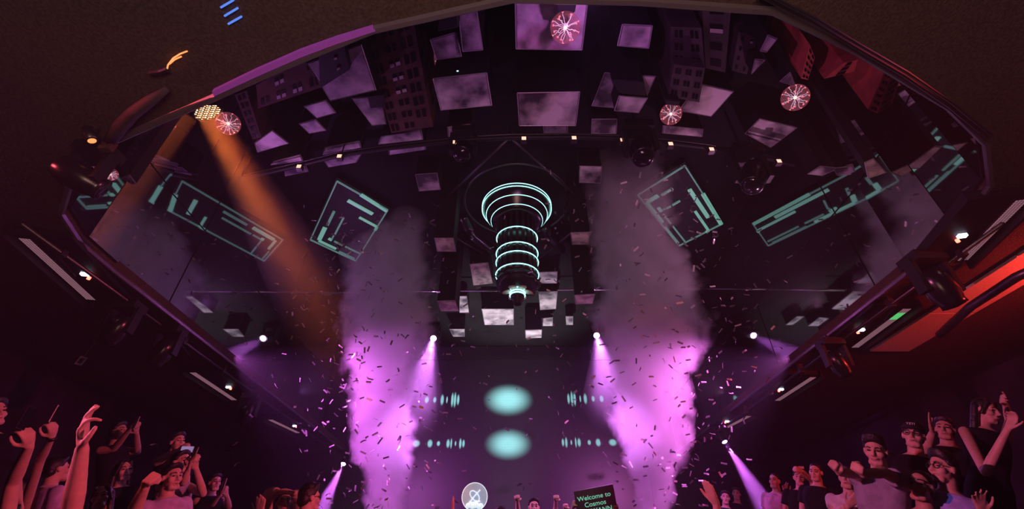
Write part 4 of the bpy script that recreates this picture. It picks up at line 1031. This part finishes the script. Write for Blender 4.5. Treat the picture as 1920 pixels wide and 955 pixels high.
person('person in a white tee with folded arms, below the outstretched fists', (1589, 898), 40, (-.75, -.66), 'white', 'short', hair='short',
       arms=[dict(s=1, e=(1566, 962, 4.9), w=(1590, 950, 4.7), t=(1608, 932, 4.65), n=(0, 1, 0), p='flat'), dict(s=-1, e=(1626, 962, 4.9), w=(1600, 956, 4.7), t=(1580, 954, 4.7), n=(0, 1, 0), p='fist')])
person('person in a plain black tee with cropped hair looking down left', (1530, 887), 32, (-.75, -.66), 'black', hair='crop', pitch=-.1, voxel=.011, floor=.65)
person('person with one hand over the face and a white pendant', (1499, 897), 29, (-.5, -.86), 'black', hair='short', voxel=.011, t=6.9,
       arms=[dict(s=-1, e=(1523, 902, 6.8), w=(1504, 884, 6.7), t=(1494, 880, 6.7), n=(0, 1, 0), p='fist', sl='none')],
       extras=[lambda o, hl, bl, Hb, Bb: MB().tube([bl(-.05, .10, -.25), bl(0, .125, -.33), bl(.0, .125, -.36)], .010, 6).build('pendant', M['pale_piece'], o)])
person('person in a pale pink tee lit by the right purple beam', (1453, 903), 27, (-.8, -.6), 'pink', 'short', hair='crop', voxel=.011,
       arms=[dict(s=-1, e=(1478, 950, 7.3), w=(1474, 927, 7.2), t=(1471, 911, 7.2), n=(0, -1, 0), p='open')])
person('person in a dark round-neck top left of the purple beam, fringe over brow', (1360, 934), 23, (-.3, -.95), 'navy', hair='short', voxel=.012)
person('person behind the dark round-neck top, face half in shadow', (1381, 927), 23, (-.5, -.86), 'black', hair='short', voxel=.012, skin='skin2', t=9.4)
person('person whose dark hand points up at the left of the purple beam', (1362, 1030), 60, (-.2, 1), 'black', hair='short', floor=0.0, lean=.3, voxel=.010,
       arms=[dict(s=-1, e=(1352, 1000, 3.3), w=(1344, 950, 3.3), t=(1328, 914, 3.3), n=(.7, .5, 0), p='flat', sl='none')])
person('person at the right edge in a rose top, showing a hand with long nails', (1925, 1000), 60, (-.9, -.4), 'rose', 'short', hair='long', female=True, floor=0.3, lean=.7,
       arms=[dict(s=1, e=(1870, 1010, 3.2), w=(1843, 962, 3.15), t=(1832, 925, 3.15), n=(-.3, -1, 0), p='open', hs=1.0)],
       extras=[lambda o, hl, bl, Hb, Bb: None])
# ---- centre and DJ
person('person with both fists raised beside the welcome board, short dark hair', (1001, 952), 30, (.05, -1), 'black', 'long', hair='short', floor=.5, lean=.5, smile=True,
       arms=[dict(s=1, e=(972, 968, 6.5), w=(970, 940, 6.45), t=(968, 924, 6.4), n=(0, -1, 0), p='fist', sl='short'), dict(s=-1, e=(1041, 968, 6.5), w=(1042, 940, 6.45), t=(1043, 923, 6.4), n=(0, -1, 0), p='fist', sl='short')])
person('person holding up the dark welcome board from below', (1100, 990), 34, (-.2, -1), 'black', 'short', hair='short', floor=.2, lean=.4,
       arms=[dict(s=1, e=(1068, 990, 5.9), w=(1073, 955, 5.8), t=(1077, 939, 5.75), n=(1, 0, 0), p='fist', sl='none'), dict(s=-1, e=(1150, 990, 5.9), w=(1156, 958, 5.8), t=(1158, 938, 5.75), n=(-1, 0, 0), p='fist', sl='none')])
person('person with brown-lit hair between the round sign and the raised fists', (938, 968), 30, (.3, -1), 'grey', 'short', hair='short', floor=.45, lean=.4, voxel=.011)
person('person whose single fist shows at the left edge of the welcome board', (1050, 985), 28, (0, -1), 'black', 'short', hair='short', floor=.4, lean=.4, voxel=.011,
       arms=[dict(s=-1, e=(1062, 985, 7.0), w=(1060, 958, 6.9), t=(1060, 941, 6.9), n=(0, -1, 0), p='fist', sl='none')])
person('person below frame raising orange-lit fingertips left of the round sign', (850, 1010), 50, (.1, 1), 'black', 'short', hair='short', floor=.0, lean=.2, voxel=.010,
       arms=[dict(s=1, e=(856, 1010, 3.9), w=(846, 975, 3.85), t=(850, 945, 3.85), n=(-1, 0, 0), p='flat', sl='none')])
person('person in tan sleeves with both arms over the head', (532, 944), 42, (.5, -.85), 'tan', 'long', hair='short', skin='skin2', lean=.5,
       arms=[dict(s=1, e=(504, 928, 4.7), w=(520, 922, 4.5), t=(545, 921, 4.45), n=(0, 0, -1), p='flat'), dict(s=-1, e=(562, 936, 4.7), w=(553, 925, 4.6), t=(536, 919, 4.6), n=(0, 0, -1), p='relax')])
person('person with a round black haircut and glasses beside the left purple beam', (580, 936), 46, (.6, .55), 'black', 'short', hair='tall', glasses=True, lean=.5)
person('person whose red-lit fingertip pokes up beside the tan sleeves', (470, 1010), 50, (.2, 1), 'black', 'short', hair='short', floor=.2, lean=.4, voxel=.010,
       arms=[dict(s=1, e=(482, 1010, 4.0), w=(486, 972, 3.95), t=(489, 938, 3.95), n=(0, 1, 0), p='flat', sl='none')])
# ---- left crowd
person('person in profile at the left edge, only the face in view', (-14, 776), 52, (.97, -.25), 'black', hair='short', lean=.8)
person('person below frame raising a dark phone on the far left', (0, 985), 62, (.4, .9), 'black', 'short', hair='short', floor=.3, lean=.5,
       arms=[dict(s=1, e=(24, 905, 3.1), w=(55, 838, 3.05), t=(52, 800, 3.0), n=(-1, .15, 0), p='hold', sl='none', th=1)])
phone(49, 784, 3.0, 'dark phone seen edge-on in the far left hand', facing=(1, .1, 0), dark=True)
person('person behind raising a phone, dark bracelet on the wrist', (40, 925), 46, (.4, .9), 'black', 'short', hair='short', skin='skin', lean=.5, floor=.4,
       arms=[dict(s=1, e=(76, 862, 4.0), w=(98, 820, 3.9), t=(103, 780, 3.85), n=(-1, .1, 0), p='hold', sl='none', k=.85, th=1)],
       extras=[lambda o, hl, bl, Hb, Bb: MB().lathe([(.034, -.012), (.036, 0), (.034, .012)], 16, lookM(atT(97, 822, 3.9), atT(103, 790, 3.87))).build('bracelet', M['frame'], o, True)])
phone(101, 777, 3.87, 'pale phone held upright by the bracelet hand', facing=(.8, .6, 0))
person('person in the foreground stretching one thick bare arm straight up', (78, 1040), 92, (.25, 1), 'black', 'short', hair='short', floor=-.2, lean=.3,
       arms=[dict(s=1, e=(134, 960, 2.2), w=(154, 842, 2.2), t=(157, 790, 2.2), n=(.9, .5, 0), p='pinch', sl='none', k=1.05, th=-1, hs=1.12)])
person('person in a lilac polo seen from behind', (106, 882), 44, (.5, .85), 'lilac', 'short', hair='short', lean=.7)
person('person with a dim face and loose hair below the lilac polo', (190, 932), 44, (.45, -.9), 'black', hair='long', female=True, skin='skin2', lean=.6)
person('person smiling in profile in a black top, red light on the neck', (231, 884), 38, (.86, -.5), 'black', 'short', hair='long', female=True, smile=True, lean=.7)
person('person further back filming with both arms raised', (222, 810), 33, (.7, -.1), 'black', 'none', hair='short', skin='skin2', voxel=.010, lean=.7,
       arms=[dict(s=1, e=(214, 842, 5.8), w=(243, 806, 5.7), t=(256, 788, 5.65), n=(1, .3, 0), p='hold'), dict(s=-1, e=(258, 848, 6.1), w=(256, 812, 5.9), t=(256, 788, 5.8), n=(-1, .3, 0), p='hold')])
phone(255, 793, 5.66, 'pink-lit phone held high by two raised arms', facing=(.5, .9, 0))
person('person in the foreground raising an orange-lit fist', (232, 1030), 72, (.3, .95), 'black', 'short', hair='short', floor=0., lean=.4,
       arms=[dict(s=1, e=(248, 966, 2.9), w=(272, 914, 2.85), t=(284, 880, 2.8), n=(.9, -.2, 0), p='fist', sl='none')])
person('person in an open lilac shirt in profile looking right', (321, 896), 47, (.92, -.38), 'lilac', 'long', hair='short', pitch=-.1, lean=.7)
person('person in a grey shirt filming with a phone before the face', (338, 868), 40, (.9, -.2), 'grey', 'short', hair='short', lean=.6,
       arms=[dict(s=-1, e=(381, 926, 4.7), w=(367, 878, 4.65), t=(362, 858, 4.6), n=(-.6, .5, 0), p='hold', sl='none', k=.9), dict(s=1, e=(345, 905, 4.5), w=(353, 880, 4.5), t=(359, 862, 4.5), n=(.6, .5, 0), p='hold', sl='none', k=.85)])
phone(364, 853, 4.58, 'phone held up before the face above the grey shirt', facing=(.5, .9, 0))
person('person at the back with one bent arm holding a lit phone sideways', (332, 830), 34, (.8, -.4), 'black', 'short', hair='short', voxel=.010, lean=.6,
       arms=[dict(s=1, e=(309, 858, 5.6), w=(334, 845, 5.5), t=(347, 838, 5.45), n=(.2, .9, 0), p='hold', sl='none')])
phone(351, 843, 5.42, 'lilac-lit phone held sideways by the bent arm', up=(1, .1, 0), facing=(.2, -1, 0), lit=True)
person('person in a dark top near the back wall filming with a white phone', (402, 906), 30, (.8, -.55), 'black', 'short', hair='short', voxel=.010, lean=.4,
       arms=[dict(s=1, e=(396, 950, 6.5), w=(412, 927, 6.4), t=(419, 915, 6.35), n=(.5, .6, 0), p='hold', sl='none'), dict(s=-1, e=(429, 952, 6.6), w=(425, 929, 6.5), t=(421, 915, 6.4), n=(-.6, .5, 0), p='hold', sl='none')])
phone(419, 909, 6.34, 'white phone held up near the dark back wall', facing=(.5, .9, 0), s=1.1)
# ---- round sign and welcome board
M['signglow'] = mat('sign_glow', (.5, .55, .7), .4, emit=(.46, .56, .74), es=.42)
M['signline'] = mat('sign_line', (.7, .8, .9), .4, emit=(.80, .95, 1.0), es=.85)
c = atT(890, 932, 5.9); t = thing('round_sign', 'round glowing sign with a looped orbit emblem', 'sign', c - Vector((0, 0, .16)))
Rf = lookM(c, (0, 0, CAM_Z)); r = 23.5*5.9/F
MB().lathe([(r*.98, -.02), (r, -.01), (r, .01), (r*.97, .014)], 40, Rf).build('disc', M['signglow'], t, True)
pts = [Rf @ Vector((r*math.cos(a), r*math.sin(a), .010)) for a in [k*2*PI/40 for k in range(40)]]
MB().tube(pts, .006, 6, closed=True).build('rim', M['signline'], t, True)
upl = (Rf.to_3x3().inverted() @ Vector((0, 0, 1))); a0 = math.atan2(upl.y, upl.x) - PI/2
E = lambda x, y: Rf @ Matrix.Rotation(a0, 4, 'Z') @ Vector((-x*r, y*r, .022))
rgt = (E(1, 0)-E(0, 0)).x
sg = 1 if rgt > 0 else -1
loop = []
for k in range(30):
    a = k*2*PI/30; x, y = .46*math.cos(a), .26*math.sin(a); b = -.75
    loop.append(E(sg*(x*math.cos(b)-y*math.sin(b)), .06 + x*math.sin(b)+y*math.cos(b)))
MB().tube(loop, .006, 6, closed=True).build('orbit_loop', M['signline'], t, True)
MB().tube([E(sg*-.42, -.42), E(sg*-.05, .0), E(sg*.18, .25), E(sg*.42, .50)], .007, 6).build('orbit_stroke', M['signline'], t, True)
MB().tube([E(sg*-.42, -.42), E(sg*0, -.38), E(sg*.45, -.30)], .007, 6).build('orbit_base', M['signline'], t, True)
mb = MB()
for k in range(7):
    ball(mb, E(sg*(-.5+k*.17), -.62+.05*math.sin(k*2.1)), .030, n=10)
mb.build('cloud', M['signline'], t, True)
MB().tube([c - Vector((0, -.03, r)), c - Vector((0, -.05, r+1.6))], .012, 8).build('pole', M['black'], t)
tl, tr, bl_ = atT(1075, 922, 5.75), atT(1149, 908, 5.75), atT(1086, 985, 5.75)
ex, ey = (tr-tl), (tl-bl_); xw, yh = ex.length, ey.length; ex.normalize(); ey = (ey - ex*ey.dot(ex)).normalized(); ez = ex.cross(ey)
Bm = Matrix.Translation(tl.lerp(tr, .5) - ey*yh*.5) @ Matrix((ex, ey, ez)).transposed().to_4x4()
t = thing('welcome_board', 'dark tilted board with mint green welcome lettering', 'sign', Bm.translation - ey*yh*.5)
MB().box(Bm.translation, (xw, yh, .015), Bm.to_3x3()).build('board', mat('board_violet', (.24, .17, .26), .6), t)
M['letters'] = mat('mint_letters', (.2, .6, .45), .5, emit=(.30, .90, .62), es=.55)
for i, (line, yy) in enumerate((('Welcome to', .235), ('Cosmos', .03), ('DJ DYANN', -.175))):
    cu = D.curves.new('board_text', 'FONT'); cu.body = line; cu.size = .083; cu.align_x = 'CENTER'; cu.extrude = .001
    to = D.objects.new('tmp', cu); COL.objects.link(to); dg = bpy.context.evaluated_depsgraph_get()
    me = D.meshes.new_from_object(to.evaluated_get(dg)); D.objects.remove(to)
    me.transform(Bm @ Matrix.Translation((-.01, yy*yh - .02, .010))); link('lettering', me, M['letters'], t)
# ------------------------------------------------------------------ confetti
random.seed(21)
M['confetti'] = mat('confetti_foil', (.30, .26, .28), .3, metal=.4)
M['confetti2'] = mat('confetti_paper', (.80, .70, .72), .7)
base = []
for k in range(6):                     # six slightly bent strips
    L_, w_ = random.uniform(.075, .105), random.uniform(.022, .030); b_ = random.uniform(-.016, .016)
    P = []; 
    for i in range(4):
        u = i/3-.5
        for sy in (-1, 1): P.append((u*L_, sy*w_/2, b_*(4*u*u-1) + sy*random.uniform(-.002, .002)))
    fs = [(2*i, 2*i+2, 2*i+3, 2*i+1) for i in range(3)]
    n = len(P); P2 = P + [(x, y, z+.0008) for x, y, z in P]
    fs = [tuple(reversed(f)) for f in fs] + [tuple(j+n for j in f) for f in fs]
    me = D.meshes.new('confetti'); me.from_pydata(P2, [], fs); me.materials.append(M['confetti'] if k % 2 else M['confetti2']); base.append(me)
def in_plume(rows, z):
    zs = [r[0] for r in rows]; j = max([k for k in range(len(zs)) if zs[k] <= z] or [0]); j = min(j, len(rows)-2); w = (z-zs[j])/(zs[j+1]-zs[j])
    return [rows[j][k]+(rows[j+1][k]-rows[j][k])*w for k in (1, 2, 3)]
spots = []
while len(spots) < 900:
    side = random.random() < .5; rows = ROWS_L if side else ROWS_R; z = random.uniform(1.3, 6.6); x, y, r = in_plume(rows, min(z, rows[-1][0]))
    q_ = random.random()
    if q_ < .50:                        # in front of the column
        a = random.uniform(-PI*.95, -PI*.05); rr = r*random.uniform(1.25, 1.75); p = Vector((x + rr*math.cos(a)*random.random()**.5, y + rr*math.sin(a) - .2, z))
    elif q_ < .85:                      # beside the column
        sgn = random.choice((-1, 1)); p = Vector((x + sgn*r*random.uniform(1.05, 2.3)*(1 if random.random() < .75 else 1.5), y + random.uniform(-1.4, .5), z))
    else:
        p = Vector((random.uniform(-4.2, 4.2), random.uniform(5.5, 10.5), random.uniform(2.0, 6.6)))
    if abs(p.x) > 4.4: continue
    d = p - Vector((0, 0, CAM_Z)); dep = d.y*CS + d.z*SN; up_ = -d.y*SN + d.z*CS
    px, py = 960 + F*d.x/dep, 477.5 - F*up_/dep
    if not (0 < px < 1920 and 290 < py < 955): continue
    spots.append((dep, p))
spots.sort(key=lambda a: a[0])
rest = MB()
for i, (dep, p) in enumerate(spots):
    me = base[i % 6]; R = Matrix.Rotation(random.uniform(0, 6.28), 4, 'Z') @ Matrix.Rotation(random.uniform(0, 6.28), 4, 'X') @ Matrix.Rotation(random.uniform(0, 6.28), 4, 'Y')
    if i < 300:
        o = D.objects.new('confetti', me); COL.objects.link(o); o.matrix_world = Matrix.Translation(p) @ R
        tag(o, 'small strip of pale confetti tumbling in the air near the smoke', 'confetti', 'falling confetti strips')
    else:
        rest.add([Matrix.Translation(p) @ R @ v.co for v in me.vertices], [tuple(f.vertices) for f in me.polygons])
o = rest.build('confetti_cloud', M['confetti']); tag(o, 'farther cloud of tiny confetti strips around the smoke columns', 'confetti'); o['kind'] = 'stuff'
